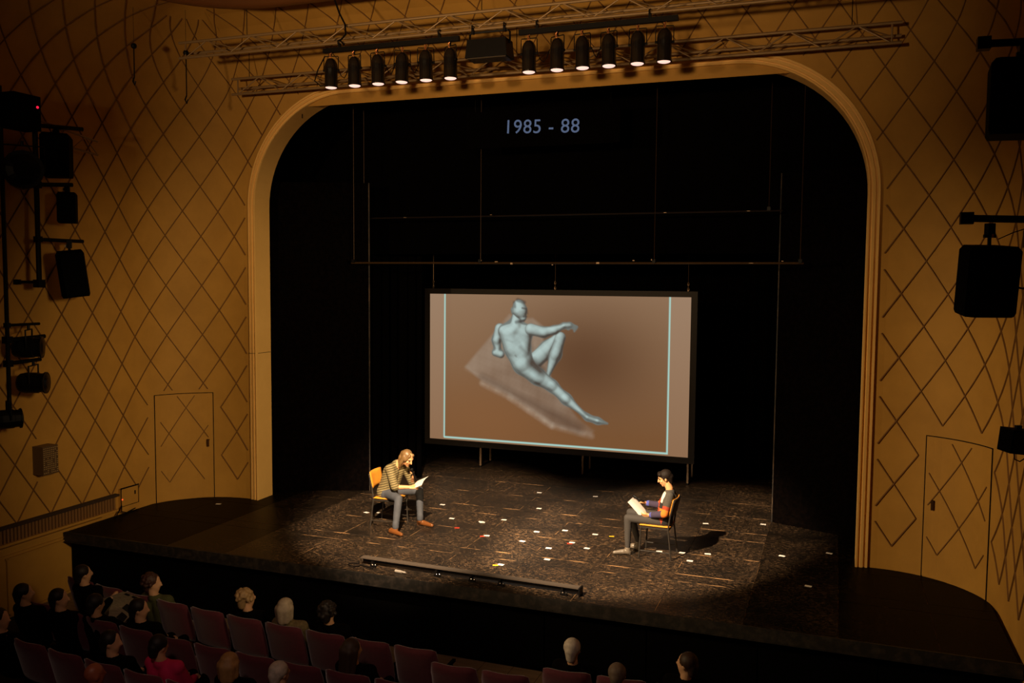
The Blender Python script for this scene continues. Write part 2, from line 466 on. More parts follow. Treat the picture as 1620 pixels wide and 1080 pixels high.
# arch trim: stepped moulding on the wall face, then the deep reveal
def build_arch():
    mb = MB(); prof = [(0.155, 0.0), (0.150, -0.030), (0.120, -0.034), (0.117, -0.018), (0.095, -0.018), (0.092, -0.042), (0.055, -0.050), (0.050, -0.034), (0.030, -0.034), (0.022, -0.055), (0.0, -0.060), (-0.004, -0.04), (0.0, 0.38)]
    rows = []
    for e, y in prof: rows.append([Vector((x, y, z)) for x, z in arch_path(e, 20)])
    mb.grid(rows)
    o = mb.build('trim_1', M_ARCH, smooth=False, origin=(0, 0, 0))
    return tag(o, 'cream moulded plaster trim around the stage arch', kind='structure')
ARCH = build_arch()
gm = MB()
gm.box((-ARCW+0.005, 0.19, 2.58), (0.012, 0.37, 0.006)); gm.box((-ARCW-0.07, -0.05, 2.58), (0.14, 0.02, 0.005))
gm.build('joint', M_SEAM, ARCH)
for (x, z) in ((-3.95, 6.62), (1.2, 6.9), (3.55, 6.83)):
    hk = MB(); hk.cyl((x, 0.02, z), (x, 0.02, z-0.07), 0.008, n=6); hk.build('hook', M_METAL, ARCH)

# ------------------------------------------------------------------ stage, apron and stalls floor
YE = -2.72
fl = MB(); fl.box((0, 2.18, -0.057), (12.7, 9.76, 0.10))
FLOOR = tag(fl.build('floor', M_JOINT, origin=(0, 0, 0)), 'worn black painted stage floor', kind='structure')
ys = [YE, -1.53, -1.235, -0.31, 0.62, 1.06, 1.98, 2.9, 3.82, 4.75, 5.7, 7.0]
xs = [-6.4, -5.52, -4.5, -3.48, -2.46, -1.44, -0.42, 0.585, 1.6, 2.62, 3.64, 4.66, 5.68, 6.4]
for j in range(len(ys)-1):
    off = 0.0 if j in (0, 2, 4, 6, 8, 10) else 0.0
    if j == 1:
        cuts = [-6.4, -4.5, -3.48, -2.46, 0.585, 3.64, 4.66, 6.4]
    elif j == 4:
        cuts = [-6.4, -4.5, -3.48, -1.44, 0.585, 2.62, 3.64, 4.66, 6.4]
    else: cuts = xs
    for i in range(len(cuts)-1):
        x0, x1 = cuts[i], cuts[i+1]; y0, y1 = ys[j], ys[j+1]; g_ = random.uniform(0.003, 0.0075)
        h = random.uniform(-0.0015, 0.0)
        p = MB(); p.box(((x0+x1)/2, (y0+y1)/2, -0.02+h), (x1-x0-g_, y1-y0-g_-0.002, 0.04))
        xc = abs((x0+x1)/2); p.build('floor_panel', M_FLOOR if xc < 3.4 else (M_FLOOR3 if xc < 4.2 else M_FLOOR2), FLOOR)  # panel colour drops outwards, shade outside the pool put into the paint
def worn_line():
    m = bpy.data.materials.new('worn_joint_line'); m.use_nodes = True; N = m.node_tree.nodes; L = m.node_tree.links; b = N['Principled BSDF']; b.inputs['Roughness'].default_value = 0.6; b.inputs['Specular IOR Level'].default_value = 0.2
    g = N.new('ShaderNodeNewGeometry'); n = N.new('ShaderNodeTexNoise'); n.inputs['Scale'].default_value = 3.0; n.inputs['Detail'].default_value = 6; cr = N.new('ShaderNodeValToRGB')
    e = cr.color_ramp.elements; e[0].position = 0.49; e[0].color = (0.02, 0.015, 0.011, 1); e[1].position = 0.62; e[1].color = (0.42, 0.23, 0.10, 1)
    L.new(g.outputs['Position'], n.inputs['Vector']); L.new(n.outputs['Fac'], cr.inputs[0]); L.new(cr.outputs[0], b.inputs['Base Color']); return m
M_LINE = worn_line()
for y in (-1.53, -1.235, -0.31, 0.62, 1.06, 1.98, 2.9):
    l_ = MB(); l_.box((0.08, y+0.004, -0.0012), (7.1, 0.010, 0.004)); l_.build('worn_joint', M_LINE, FLOOR)
for i, x in enumerate((-2.46, -1.44, -0.42, 0.585, 1.6, 2.62)):
    for (ya_, yb__) in ((YE, -1.53), (-1.235, 0.62), (1.06, 2.9)):
        l_ = MB(); l_.box((x+0.003, (ya_+yb__)/2, -0.0014), (0.005, yb__-ya_, 0.004)); l_.build('worn_joint', M_LINE, FLOOR)
M_TAPE = mat('white_tape', (0.85, 0.80, 0.74, 1), 0.5)
M_TAPER = mat('red_tape', (0.75, 0.05, 0.02, 1), 0.5); M_TAPEY = mat('yellow_tape', (0.80, 0.52, 0.02, 1), 0.5)
tapes = [(-1.76, 0.89), (-0.7, 0.11), (0.24, -0.62), (0.71, -0.8), (1.23, -0.6), (0.33, -1.75), (2.24, -0.36), (2.56, -0.3), (2.72, -0.63), (2.91, -0.22), (2.66, 1.38), (3.53, 1.68), (0.95, -0.41), (0.28, -0.07), (0.67, 0.16), (1.16, 0.13), (-1.25, 0.14), (-0.73, 0.14), (-0.43, 0.38), (-0.36, -0.55), (-4.0, 1.39), (-4.05, 1.59), (-5.35, -0.51), (-2.51, 0.01), (-0.13, 1.27), (0.55, 2.45), (-0.48, 2.34), (3.91, 0.08), (4.54, 0.46), (0.85, -1.3), (-2.72, -0.05), (4.3, -1.1)]
tme = MB().box((0, 0, 0.0012), (0.085, 0.055, 0.0022)).mesh('tape_mark', M_TAPE)
for i, (x, y) in enumerate(tapes):
    o = share('tape_mark', tme, FLOOR, (x, y, 0), (0, 0, random.uniform(-0.3, 0.3)))
for (x, y, m_) in ((-0.41, -0.60, M_TAPER), (0.93, -0.47, M_TAPER), (0.27, -1.80, M_TAPEY), (1.42, 0.12, M_TAPEY), (-0.95, -0.33, M_TAPER)):
    t_ = MB(); t_.box((x, y, 0.001), (0.075, 0.04, 0.0018), Matrix.Rotation(0.3, 3, 'Z')); t_.build('tape_mark', m_, FLOOR)

M_APRON = mottled('scuffed_black_board', ((0.010, 0.008, 0.006, 1), (0.045, 0.032, 0.024, 1)), 9, 0.6, (1, 1, 1), ramp=(0.45, 0.8))
tr = MB(); tr.box((0, YE-0.012, -0.078), (12.88, 0.03, 0.152)); tr.box((0, YE-0.02, -0.148), (12.88, 0.05, 0.012))
tag(tr.build('trim_2', M_APRON), 'scuffed dark edge board along the front of the stage', kind='structure')
wa = MB(); wa.box((0, YE+0.16, -0.53), (12.86, 0.04, 0.94))
WA = tag(wa.build('wall_apron', M_BLACK, origin=(0, 0, 0)), 'black front wall below the stage edge', kind='structure')
for i in range(10):
    b_ = MB(); b_.box((-5.8+i*1.28, YE+0.13, -0.56), (1.262, 0.025, 0.80)); b_.build('board', M_BLACK, WA)
tl = MB(); tl.box((0, -7.9, -1.03), (13.2, 10.5, 0.06))
STALLS = tag(tl.build('floor.001', mat('dark_underlay', (0.01, 0.008, 0.006, 1), 0.9), origin=(0, 0, -1.0)), 'brown plank floor of the stalls', kind='structure')
M_PLANK = mottled('brown_parquet', ((0.16, 0.10, 0.055, 1), (0.24, 0.155, 0.085, 1)), 6, 0.55, (0.4, 5, 1))
for i in range(34):
    x = -6.3+i*0.386
    b_ = MB(); b_.box((x, -3.12, 0.006), (0.38, 1.0, 0.012)); b_.build('plank', M_PLANK, STALLS)

# ceiling and the moulded rim around it
ce = MB(); ce.box((0, -7.0, VC+RC+0.03), (10.4, 11.4, 0.06))
tag(ce.build('ceiling', M_WALL), 'dark plaster ceiling above the stalls', kind='structure')
def rrect(inset, y1=-14.0, n=12):
    """rounded outline of the rim seen from the house, running from the left wall round to the right"""
    xh = XW-inset; yf = -inset; r = 1.5
    P = [(-xh, y1), (-xh, -8.0)]
    for i in range(n+1):
        q = PI-PI/2*i/n; P.append((-xh+r+r*math.cos(q), yf-r+r*math.sin(q)))
    P += [(-2, yf), (0, yf), (2, yf)]
    for i in range(n+1):
        q = PI/2-PI/2*i/n; P.append((xh-r+r*math.cos(q), yf-r+r*math.sin(q)))
    return P+[(xh, -8.0), (xh, y1)]
rm = MB()
rows = []
for ins, z in ((1.36, 8.40), (1.38, 8.02), (1.42, 7.93), (1.48, 7.93), (1.50, 7.88), (1.53, 7.86), (1.60, 7.86), (1.63, 7.83), (1.72, 7.82), (1.78, 7.85), (1.80, 7.92), (1.86, 7.95), (1.90, 8.40)):
    rows.append([Vector((x, y, z)) for x, y in rrect(ins)])
rm.grid(rows)
tag(rm.build('trim_3', M_BRONZE, smooth=True, origin=(0, 0, 0)), 'dark gilt moulded ceiling rim', kind='structure')

# vent grille, ledge and dado on the left side wall
def side_y(s): return -R0-(s-X0-R0*PI/2)
SL = lambda s: side_y(s)
y0, y1 = side_y(7.62), side_y(10.6)
gr = thing('vent_grille', (-XW, (y0+y1)/2, 0.06), 'long brown slatted vent grille at the foot of the left wall', 'vent')
org = tuple(gr.location)
M_GRB = mat('brown_wood', (0.20, 0.095, 0.03, 1), 0.6); M_GRD = mat('dark_recess', (0.03, 0.014, 0.006, 1), 0.9)
g_ = MB(); g_.box((-XW+0.012, (y0+y1)/2, 0.20), (0.02, abs(y1-y0), 0.24)); g_.build('backing', M_GRD, gr, origin=org)
g_ = MB(); g_.box((-XW+0.05, (y0+y1)/2, 0.335), (0.10, abs(y1-y0)+0.06, 0.035)); g_.build('top_rail', M_GRD, gr, origin=org)
g_ = MB(); g_.box((-XW+0.04, (y0+y1)/2, 0.085), (0.08, abs(y1-y0)+0.04, 0.03)); g_.build('bottom_rail', M_WALL, gr, origin=org)
sm_ = MB().box((0, 0, 0), (0.03, 0.034, 0.22)).mesh('slat', M_GRB)
ns = 50
for i in range(ns):
    share('slat', sm_, gr, (0.035, (y0+(y1-y0)*(i+0.5)/ns)-org[1], 0.21-0.06))
d_ = MB(); d_.box((-XW+0.025, (side_y(7.9)+y1)/2, 0.02), (0.05, abs(y1-side_y(7.9)), 0.035)); d_.box((-XW+0.012, (side_y(7.9)+y1)/2, -0.085), (0.02, abs(y1-side_y(7.9)), 0.008))
tag(d_.build('trim_4', M_WALL), 'ochre ledge moulding under the vent grille', kind='structure')
d_ = MB()
d_.box((-XW+0.02, side_y(8.9), -0.135), (0.025, 1.5, 0.022)); d_.box((-XW+0.02, side_y(9.62), -0.55), (0.025, 0.022, 0.83)); d_.box((-XW+0.02, side_y(8.9), -0.95), (0.025, 1.5, 0.022))
tag(d_.build('trim_5', M_WALL), 'framed dado panel moulding on the left wall below stage level', kind='structure')
# wall hatch with a lamp, perforated wall box
p_, n_ = wpt(-7.33, 0.0); ht = thing('wall_hatch', tuple(p_+Vector((0.0, 0, 0.02))), 'small ochre wall hatch beside the vent grille', 'hatch')
org = tuple(ht.location)
h_ = MB(); h_.box((-XW+0.03, p_.y, 0.22), (0.06, 0.38, 0.36)); h_.build('hatch_body', M_WALL, ht, origin=org)
h_ = MB(); h_.box((-XW+0.063, p_.y, 0.415), (0.012, 0.40, 0.02)); h_.box((-XW+0.063, p_.y, 0.115), (0.010, 0.38, 0.008)); h_.box((-XW+0.063, p_.y+0.19, 0.26), (0.01, 0.008, 0.30)); h_.box((-XW+0.063, p_.y-0.19, 0.26), (0.01, 0.008, 0.30)); h_.box((-XW+0.068, p_.y+0.11, 0.30), (0.012, 0.02, 0.06)); h_.build('hatch_gap', M_SEAM, ht, origin=org)
h_ = MB(); h_.box((-XW+0.072, p_.y-0.175, 0.235), (0.012, 0.018, 0.018)); h_.build('indicator_lamp', mat('orange_led', (0.8, 0.1, 0.02, 1), 0.4, emit=C(255, 90, 40), estr=1.2), ht, origin=org)
h_ = MB(); h_.tube([(-XW+0.075, p_.y+0.10, 0.03), (-XW+0.10, p_.y-0.12, 0.01), (-XW+0.12, p_.y-0.25, 0.06), (-XW+0.07, p_.y-0.19, 0.14), (-XW+0.11, p_.y-0.36, -0.0), (-XW+0.16, p_.y-0.46, 0.02)], 0.010, 6); h_.build('cable', M_SEAM, ht, origin=org)
yb = side_y(9.0)
bx_ = thing('wall_box', (-XW, yb, 0.97), 'perforated metal speaker box on the left wall', 'wall box'); org = tuple(bx_.location)
h_ = MB(); h_.box((-XW+0.10, yb, 1.19), (0.20, 0.27, 0.42)); h_.build('housing', mat('grey_brown_enamel', (0.10, 0.055, 0.022, 1), 0.5), bx_, origin=org)
dots = MB()
for j in range(13):
    for i in range(8):
        if random.random() < 0.85:
            dots.box((-XW+0.202, yb-0.115+i*0.033, 1.01+j*0.030), (0.008, 0.014, 0.011))
dots.build('perforated_grille', mat('brass_mesh', (0.55, 0.40, 0.18, 1), 0.35, 0.3), bx_, origin=org)['kind'] = 'stuff'

# ------------------------------------------------------------------ black stage house: flats, drapes, bars
def drape(x0, y0_, x1, y1_, z0, z1, label, name='black_drape', folds=14, amp=0.05, cat='curtain', group=None):
    mb = MB(); n = folds*6; a = Vector((x0, y0_, 0)); b2 = Vector((x1, y1_, 0)); d = (b2-a); nr = Vector((-d.y, d.x, 0)).normalized()
    top = []; bot = []; tb = []; bb = []
    ph = random.uniform(0, 6)
    for i in range(n+1):
        t = i/n; q = a+d*t; o = amp*math.sin(2*PI*folds*t+ph)+amp*0.5*math.sin(2*PI*folds*0.37*t+ph*2)
        q2 = q+nr*o; bot.append(Vector((q2.x, q2.y, z0))); top.append(Vector((q2.x, q2.y, z1)))
        q3 = q2+nr*0.008; bb.append(Vector((q3.x, q3.y, z0))); tb.append(Vector((q3.x, q3.y, z1)))
    mb.slab([bot, top], [bb, tb])
    return tag(mb.build(name, M_DRAPE, smooth=True), label, cat, group)
M_FLAT = mottled('sparkling_black_flat', ((0.0008, 0.0004, 0.0003, 1), (0.0030, 0.0015, 0.0010, 1)), 14, 0.8, ramp=(0.4, 0.75), spec=0.02)
def flat(x0, y0_, x1, y1_, z1, label):
    mid = ((x0+x1)/2, (y0_+y1_)/2, 0)
    t = thing('side_flat', mid, label, 'flat', 'black side flats')
    d = Vector((x1-x0, y1_-y0_, 0)); L_ = d.length; a = math.atan2(d.y, d.x)
    m = MB(); m.box((mid[0], mid[1], z1/2), (L_, 0.05, z1), Matrix.Rotation(a, 3, 'Z')); m.build('panel', M_FLAT, t, origin=mid)
    m = MB(); m.box((x0, y0_, z1/2), (0.018, 0.062, z1), Matrix.Rotation(a, 3, 'Z')); m.build('edge_strip', mottled('worn_edge', ((0.01, 0.006, 0.004, 1), (0.10, 0.055, 0.025, 1)), 5, 0.6, (1, 1, 0.5), ramp=(0.45, 0.7)), t, origin=mid)
    return t
flat(-3.44, 1.35, -5.2, 0.62, 5.6, 'tall black flat with worn edge behind the seated man')
flat(3.66, 1.9, 5.3, 1.25, 5.6, 'tall black flat right of the woman and the screen')
drape(-4.4, 2.7, -3.0, 2.6, 0.01, 9.0, 'black folded curtain leg just behind the left flat', folds=7)
drape(-5.0, 4.6, -3.75, 4.5, 0.01, 9.0, 'black folded curtain leg left of the projection screen', folds=6)
drape(2.9, 5.0, 4.8, 4.9, 0.01, 9.0, 'black folded curtain leg right of the projection screen', folds=8)
drape(-6.2, 6.6, 6.2, 6.6, 0.01, 9.0, 'wide black backdrop curtain behind the projection screen', folds=40)
drape(-5.6, 2.15, 5.6, 2.15, 4.35, 9.0, 'black border curtain hanging above the lighting bar', folds=30, amp=0.02)
for x0_ in (-6.5, 6.5):
    sw = MB(); sw.box((x0_, 3.5, 4.5), (0.1, 7.0, 9.2)); tag(sw.build('wall_stage_'+('left' if x0_ < 0 else 'right'), M_BLACK), 'black side wall of the stage house', kind='structure')
bw = MB(); bw.box((0, 7.0, 4.5), (13.0, 0.1, 9.2)); tag(bw.build('wall_back', M_BLACK), 'black back wall of the stage house', kind='structure')
bw = MB(); bw.box((0, 3.6, 9.2), (13.0, 7.0, 0.1)); tag(bw.build('ceiling.001', M_BLACK), 'black ceiling of the stage house', kind='structure')

def flying_bar(x0, x1, y, z, wires, wtop, label, r, m, bits):
    t = thing('flying_bar', ((x0+x1)/2, y, z), label, 'bar'); org = tuple(t.location)
    b_ = MB(); b_.cyl((x0, y, z), (x1, y, z), r, n=8); b_.build('pipe', m, t, origin=org)
    for x in wires:
        b_ = MB(); b_.cyl((x, y, z), (x, y, wtop), 0.006, n=5); b_.build('suspension_wire', mat('dull_wire', (0.05, 0.025, 0.01, 1), 0.5, 0.5), t, origin=org)
        b_ = MB(); b_.box((x, y-0.02, z+0.03), (0.05, 0.05, 0.06)); b_.build('clamp', M_METAL, t, origin=org)
    for (x, dz, sx, sz) in bits:
        b_ = MB(); b_.box((x, y-0.03, z+dz), (sx, 0.03, sz*0.7)); b_.build('fitting', mat('worn_fitting', (0.30, 0.20, 0.12, 1), 0.4, 0.4), t, origin=org)
    return t
flying_bar(-3.6, 4.05, 1.0, 4.165, (-3.55, -1.12, 1.82, 4.0), 8.9, 'thin lighting bar on wires above the projection screen', 0.018, mat('bar_steel', (0.09, 0.05, 0.02, 1), 0.4, 0.6),
           [(-1.10, 0.04, 0.03, 0.02), (-0.82, 0.02, 0.05, 0.02), (-0.55, -0.01, 0.04, 0.04), (0.16, -0.03, 0.02, 0.02), (0.92, 0.0, 0.05, 0.04), (1.50, 0.04, 0.03, 0.02), (1.80, 0.05, 0.04, 0.03), (3.3, 0.0, 0.06, 0.01), (3.75, 0.03, 0.03, 0.015)])
flying_bar(-3.9, 3.7, 1.45, 4.98, (-3.6, 3.5), 8.9, 'dim upper flying bar high in the stage opening', 0.014, mat('dim_bar', (0.012, 0.006, 0.003, 1), 0.5, 0.4),
           [(-3.5, 0.0, 0.05, 0.01), (-3.62, -0.15, 0.02, 0.05), (-2.75, 0.0, 0.05, 0.012), (-1.1, 0.02, 0.03, 0.01), (1.9, 0.0, 0.04, 0.012), (3.2, 0.0, 0.05, 0.01)])

# projected caption on a black board
cap = thing('caption_board', (-0.04, 0.93, 6.05), 'black caption board reading 1985 - 88 at the top of the stage opening', 'sign'); org = tuple(cap.location)
b_ = MB(); b_.box((-0.04, 0.93, 6.35), (2.6, 0.04, 0.6)); b_.build('board', M_DRAPE, cap, origin=org)
for x in (-1.2, 1.1):
    b_ = MB(); b_.cyl((x, 0.93, 6.6), (x, 0.93, 9.1), 0.004, n=5); b_.build('suspension_wire', M_METAL, cap, origin=org)
tc_ = bpy.data.curves.new('caption', 'FONT'); tc_.body = '1985 - 88'; tc_.size = 0.315; tc_.align_x = 'CENTER'; tc_.extrude = 0.001; tc_.space_character = 1.06
to_ = bpy.data.objects.new('caption', tc_); COL.objects.link(to_)
tm_ = bpy.data.meshes.new_from_object(to_.evaluated_get(bpy.context.evaluated_depsgraph_get())); bpy.data.objects.remove(to_)
tm_.materials.clear(); tm_.materials.append(mottled('projected_letter_light', ((0, 0, 0, 1), (0, 0, 0, 1)), 3, 0.9))
lm = tm_.materials[0]; N = lm.node_tree.nodes; L = lm.node_tree.links; b = N['Principled BSDF']
vo = N.new('ShaderNodeTexNoise'); vo.inputs['Scale'].default_value = 45; cr = N.new('ShaderNodeValToRGB')
cr.color_ramp.elements[0].position = 0.35; cr.color_ramp.elements[1].position = 0.62; cr.color_ramp.elements[0].color = C(44, 58, 84); cr.color_ramp.elements[1].color = C(98, 112, 140)
L.new(vo.outputs['Fac'], cr.inputs[0]); L.new(cr.outputs[0], b.inputs['Emission Color']); b.inputs['Emission Strength'].default_value = 1.0
bm_ = bmesh.new(); bm_.from_mesh(tm_); bm_.verts.ensure_lookup_table(); seen = set(); isl = []
for v_ in bm_.verts:
    if v_.index in seen: continue
    st_ = [v_]; grp = set(); 
    while st_:
        q_ = st_.pop()
        if q_.index in grp: continue
        grp.add(q_.index); st_ += [e_.other_vert(q_) for e_ in q_.link_edges]
    seen |= grp; isl.append(grp)
for grp in isl:                                          # every character its own part
    idx = sorted(grp); mp_ = {k_: i_ for i_, k_ in enumerate(idx)}
    gme = bpy.data.meshes.new('glyph')
    gme.from_pydata([tuple(bm_.verts[k_].co) for k_ in idx], [], [tuple(mp_[v_.index] for v_ in f_.verts) for f_ in bm_.faces if f_.verts[0].index in grp])
    gme.materials.append(lm)
    share('glyph', gme, cap, (0.0, -0.024, 0.205), (PI/2, 0.035, 0))
bm_.free()

# ------------------------------------------------------------------ projection screen
SX0, SX1, SZ0, SZ1, SY = -3.476, 1.954, 0.529, 3.584, 4.0
scr = thing('projection_screen', (-0.76, SY, 0.0), 'large framed projection screen showing a reclining figure in pale tones', 'screen'); org = tuple(scr.location)
M_FRAME = mat('dark_screen_border', (0.022, 0.016, 0.012, 1), 0.6)
for (n_, c_, d_) in (('frame_bar', ((SX0+SX1)/2, SY, SZ1+0.055), (SX1-SX0+0.24, 0.05, 0.11)), ('frame_bar', ((SX0+SX1)/2, SY, SZ0-0.06), (SX1-SX0+0.24, 0.05, 0.12)),
                     ('frame_bar', (SX0-0.06, SY, (SZ0+SZ1)/2), (0.12, 0.05, SZ1-SZ0)), ('frame_bar', (SX1+0.06, SY, (SZ0+SZ1)/2), (0.12, 0.05, SZ1-SZ0))):
    m = MB(); m.box(c_, d_); m.build(n_, M_FRAME, scr, origin=org)
for x in (-3.41, -0.74, 1.89):
    m = MB()
    for k in range(3):
        a = PI/2*(k % 2); m.tube([Vector((x, SY, SZ1+0.15+k*0.05))+Vector((math.cos(q)*0.014*math.cos(a), math.cos(q)*0.014*math.sin(a), math.sin(q)*0.034)) for q in np.linspace(0, 2*PI, 9)], 0.006, 5)
    m.cyl((x, SY, SZ1+0.28), (x, SY, 8.8), 0.004, n=5)
    m.build('chain', mat('chain_steel', (0.30, 0.2, 0.12, 1), 0.35, 0.7), scr, origin=org)
for x in (-2.33, -0.13, 1.95):
    for dy, dx in ((0.0, 0.0), (0.55, 0.0)):
        m = MB(); m.box((x+dx, SY+0.02+dy, 0.24), (0.035, 0.03, 0.48)); m.build('support_leg', mat('support_steel', (0.26, 0.16, 0.09, 1), 0.45, 0.4), scr, origin=org)
    m = MB(); m.box((x, SY+0.30, 0.014), (0.04, 0.62, 0.028)); m.build('foot_rail', M_METAL, scr, origin=org)

def projected_picture(nx=432, ny=243):
    """tones of the projected slide, painted per vertex: a pale generic figure resting on a sheet"""
    asp = 16/9
    U, V = np.meshgrid(np.linspace(0, 1, nx), np.linspace(0, 1, ny)); X = U*asp; Y = V
    def lin(c): return np.array(C(*c)[:3])
    # lit tones of the slide's background
    def blend(a, b, t): return a+(b-a)*np.clip(t, 0, 1)[..., None]
    col = blend(lin((140, 110, 84))[None, None], lin((120, 82, 50))[None, None], V*1.1)
    col = blend(col, lin((90, 60, 39))[None, None], 0.9*np.exp(-(((U-0.62)/0.26)**2+((V-0.42)/0.36)**2)))
    col = blend(col, lin((130, 88, 54))[None, None], 0.7*np.exp(-(((U-0.25)/0.3)**2+((V-0.85)/0.25)**2)))
    def P(l): return [(u*asp, v) for u, v in l]
    def seg(a, b, ra, rb):
        a = np.array(a); b = np.array(b); d = b-a; L2 = (d*d).sum()
        t = np.clip(((X-a[0])*d[0]+(Y-a[1])*d[1])/L2, 0, 1); dx = X-a[0]-t*d[0]; dy = Y-a[1]-t*d[1]
        r = ra+(rb-ra)*t; dist = np.hypot(dx, dy)
        n = np.array([-d[1], d[0]])/math.sqrt(L2); side = (dx*n[0]+dy*n[1])/r
        return dist-r, side, t
    def poly(pts):
        ins = np.zeros_like(X, bool); dm = np.full_like(X, 9.)
        for (x0, y0_), (x1, y1_) in zip(pts, pts[1:]+pts[:1]):
            c = ((y0_ > Y) != (y1_ > Y)) & (X < (x1-x0)*(Y-y0_)/((y1_-y0_) or 1e-9)+x0); ins ^= c
            d, _, _ = seg((x0, y0_), (x1, y1_), 0, 0); dm = np.minimum(dm, d)
        return np.where(ins, -dm, dm)
    def aa(d, w=0.004): return np.clip(0.5-d/w, 0, 1)
    def noise(sc, seed):
        r = np.random.default_rng(seed); out = np.zeros_like(X)
        for k in range(5):
            f = sc*2**k; ph = r.uniform(0, 6.28, 4); a = r.uniform(0, 3.14)
            out += np.sin((X*math.cos(a)+Y*math.sin(a))*f+ph[0])*np.sin((-X*math.sin(a)+Y*math.cos(a))*f*1.3+ph[1])/1.6**k
        return out
    # sheet
    sheet = poly(P([(.327, .129), (.148, .492), (.213, .581), (.331, .672), (.498, .849), (.60, .895), (.648, .90), (.66, .87), (.60, .80), (.50, .60), (.458, .26), (.458, .201), (.419, .152), (.37, .16)]))
    dd, sd, tt = seg(P([(.148, .492)])[0], P([(.60, .86)])[0], 0.4, 0.4)
    tone = blend(lin((118, 98, 82))[None, None], lin((158, 140, 122))[None, None], 0.5+0.25*noise(9, 3)+0.5*(0.55-V))
    fade = aa(sheet, 0.02)*np.clip(1.15-np.maximum(0, (U-0.50))*4.2, 0.05, 1)*0.62
    col = col+(tone-col)*fade[..., None]
    for pa, pb, r, k in (((.155, .50), (.331, .650), .012, .35), ((.22, .60), (.331, .682), .016, .75), ((.331, .682), (.498, .855), .018, .8), ((.498, .855), (.648, .905), .017, .5)):
        d, sd, tt = seg(P([pa])[0], P([pb])[0], r, r)
        col = blend(col, lin((188, 172, 152))[None, None], aa(d, 0.03)*k*(0.42+0.12*noise(30, 8)))
    d, sd, tt = seg(P([(.22, .555)])[0], P([(.60, .86)])[0], .016, .03)
    col = blend(col, lin((86, 64, 50))[None, None], aa(d, 0.05)*0.55)
    # figure: soft rounded volumes blended into each other, lit from the upper left
    hi, mid_, lo = lin((184, 206, 202)), lin((138, 150, 145)), lin((70, 64, 58))
    ky, kx = ny-1, (nx-1)/asp
    def layer(limbs, tone=0.0, k=70.0, it=5):
        nonlocal col
        S = np.zeros_like(X); Hs = np.zeros_like(X)
        for pts in limbs:
            for (pa, ra), (pb, rb) in zip(pts[:-1], pts[1:]):
                d, side, t = seg(P([pa])[0], P([pb])[0], ra, rb)
                S += np.exp(-k*np.clip(d, -0.2, 0.3)); r = ra+(rb-ra)*t
                Hs += np.exp(k*np.sqrt(np.maximum(0, r*r-(d+r)**2)))-1
        D = -np.log(S+1e-12)/k; H = np.log(1+Hs)/k
        for _ in range(it):
            H = (H+np.roll(H, 1, 0)+np.roll(H, -1, 0)+np.roll(H, 1, 1)+np.roll(H, -1, 1))/5
        gy, gx = np.gradient(H); gy = gy*ky; gx = gx*kx; inv = 1/np.sqrt(1+gx**2+gy**2)
        li = (0.30*gx+0.42*gy+0.82)*inv
        t = np.clip(((li-0.10)*1.02+tone+0.025*noise(70, 5))*np.clip(H*55, 0.30, 1), 0, 1)
        c = np.where((t < .5)[..., None], lo+(mid_-lo)*(t*2)[..., None], mid_+(hi-mid_)*((t-.5)*2)[..., None])
        m = aa(D, 0.007); col = col+(c-col)*m[..., None]
    def dab(a, b, r, k, w=0.03, c=(78, 70, 64)):
        nonlocal col
        d, sd, tt = seg(P([a])[0], P([b])[0], r, r*0.8); col = blend(col, lin(c)[None, None], aa(d, w)*k)
    layer([[((.290, .228), .038), ((.276, .305), .027), ((.281, .362), .020)], [((.270, .390), .021), ((.294, .398), .026)]], -0.03)                              # supporting arm
    layer([[((.428, .435), .054), ((.480, .350), .050), ((.522, .280), .038)]], 0.0)
    layer([[((.527, .272), .036), ((.508, .385), .038), ((.481, .525), .015)]], -0.05)                                                                            # bent leg
    dab((.505, .300), (.478, .400), .006, .55, .03)
    layer([[((.305, .240), .036), ((.350, .222), .040), ((.402, .236), .036)], [((.328, .265), .062), ((.345, .35), .062), ((.374, .45), .058)], [((.382, .268), .056), ((.378, .37), .052), ((.392, .45), .048)],
           [((.357, .140), .032), ((.350, .215), .036)], [((.382, .470), .056), ((.440, .535), .050), ((.497, .592), .034)], [((.497, .594), .032), ((.552, .675), .030), ((.632, .785), .013)], [((.635, .788), .015), ((.672, .805), .014), ((.708, .818), .006)]], 0.05, 55.0)   # trunk and stretched leg
    dab((.420, .452), (.450, .500), .034, .92, .045, (72, 60, 52))                                                                                                # shaded folded cloth over the lap
    dab((.350, .305), (.372, .262), .022, .30, .08); dab((.372, .345), (.400, .385), .007, .45, .03); dab((.408, .270), (.417, .350), .008, .5, .03); dab((.318, .300), (.338, .312), .004, .35, .02); dab((.352, .402), (.356, .410), .004, .6, .012)
    dab((.470, .575), (.500, .600), .006, .30, .03)
    layer([[((.412, .226), .040), ((.463, .243), .033), ((.505, .225), .026), ((.538, .197), .015)], [((.541, .194), .017), ((.562, .190), .015)], [((.565, .188), .006), ((.590, .200), .004)], [((.562, .196), .006), ((.583, .212), .004), ((.580, .232), .003)], [((.553, .200), .006), ((.557, .218), .004)]], 0.03, 110.0)   # reaching arm
    layer([[((.365, .072), .042), ((.370, .105), .046), ((.381, .150), .024)], [((.338, .096), .009), ((.340, .118), .008)]], 0.06, 130.0, 3)  # neck and head
    for a, b, r, k in (((.360, .034), (.386, .048), .014, .5), ((.346, .050), (.349, .080), .010, .45), ((.378, .086), (.394, .091), .005, .7), ((.396, .098), (.399, .122), .004, .5), ((.384, .143), (.395, .142), .0045, .75), ((.354, .180), (.384, .170), .010, .5)):
        dab(a, b, r, min(1, k*1.25), .012, (62, 54, 50))                                                                                                                       # cropped hair, brow, nose, mouth, chin
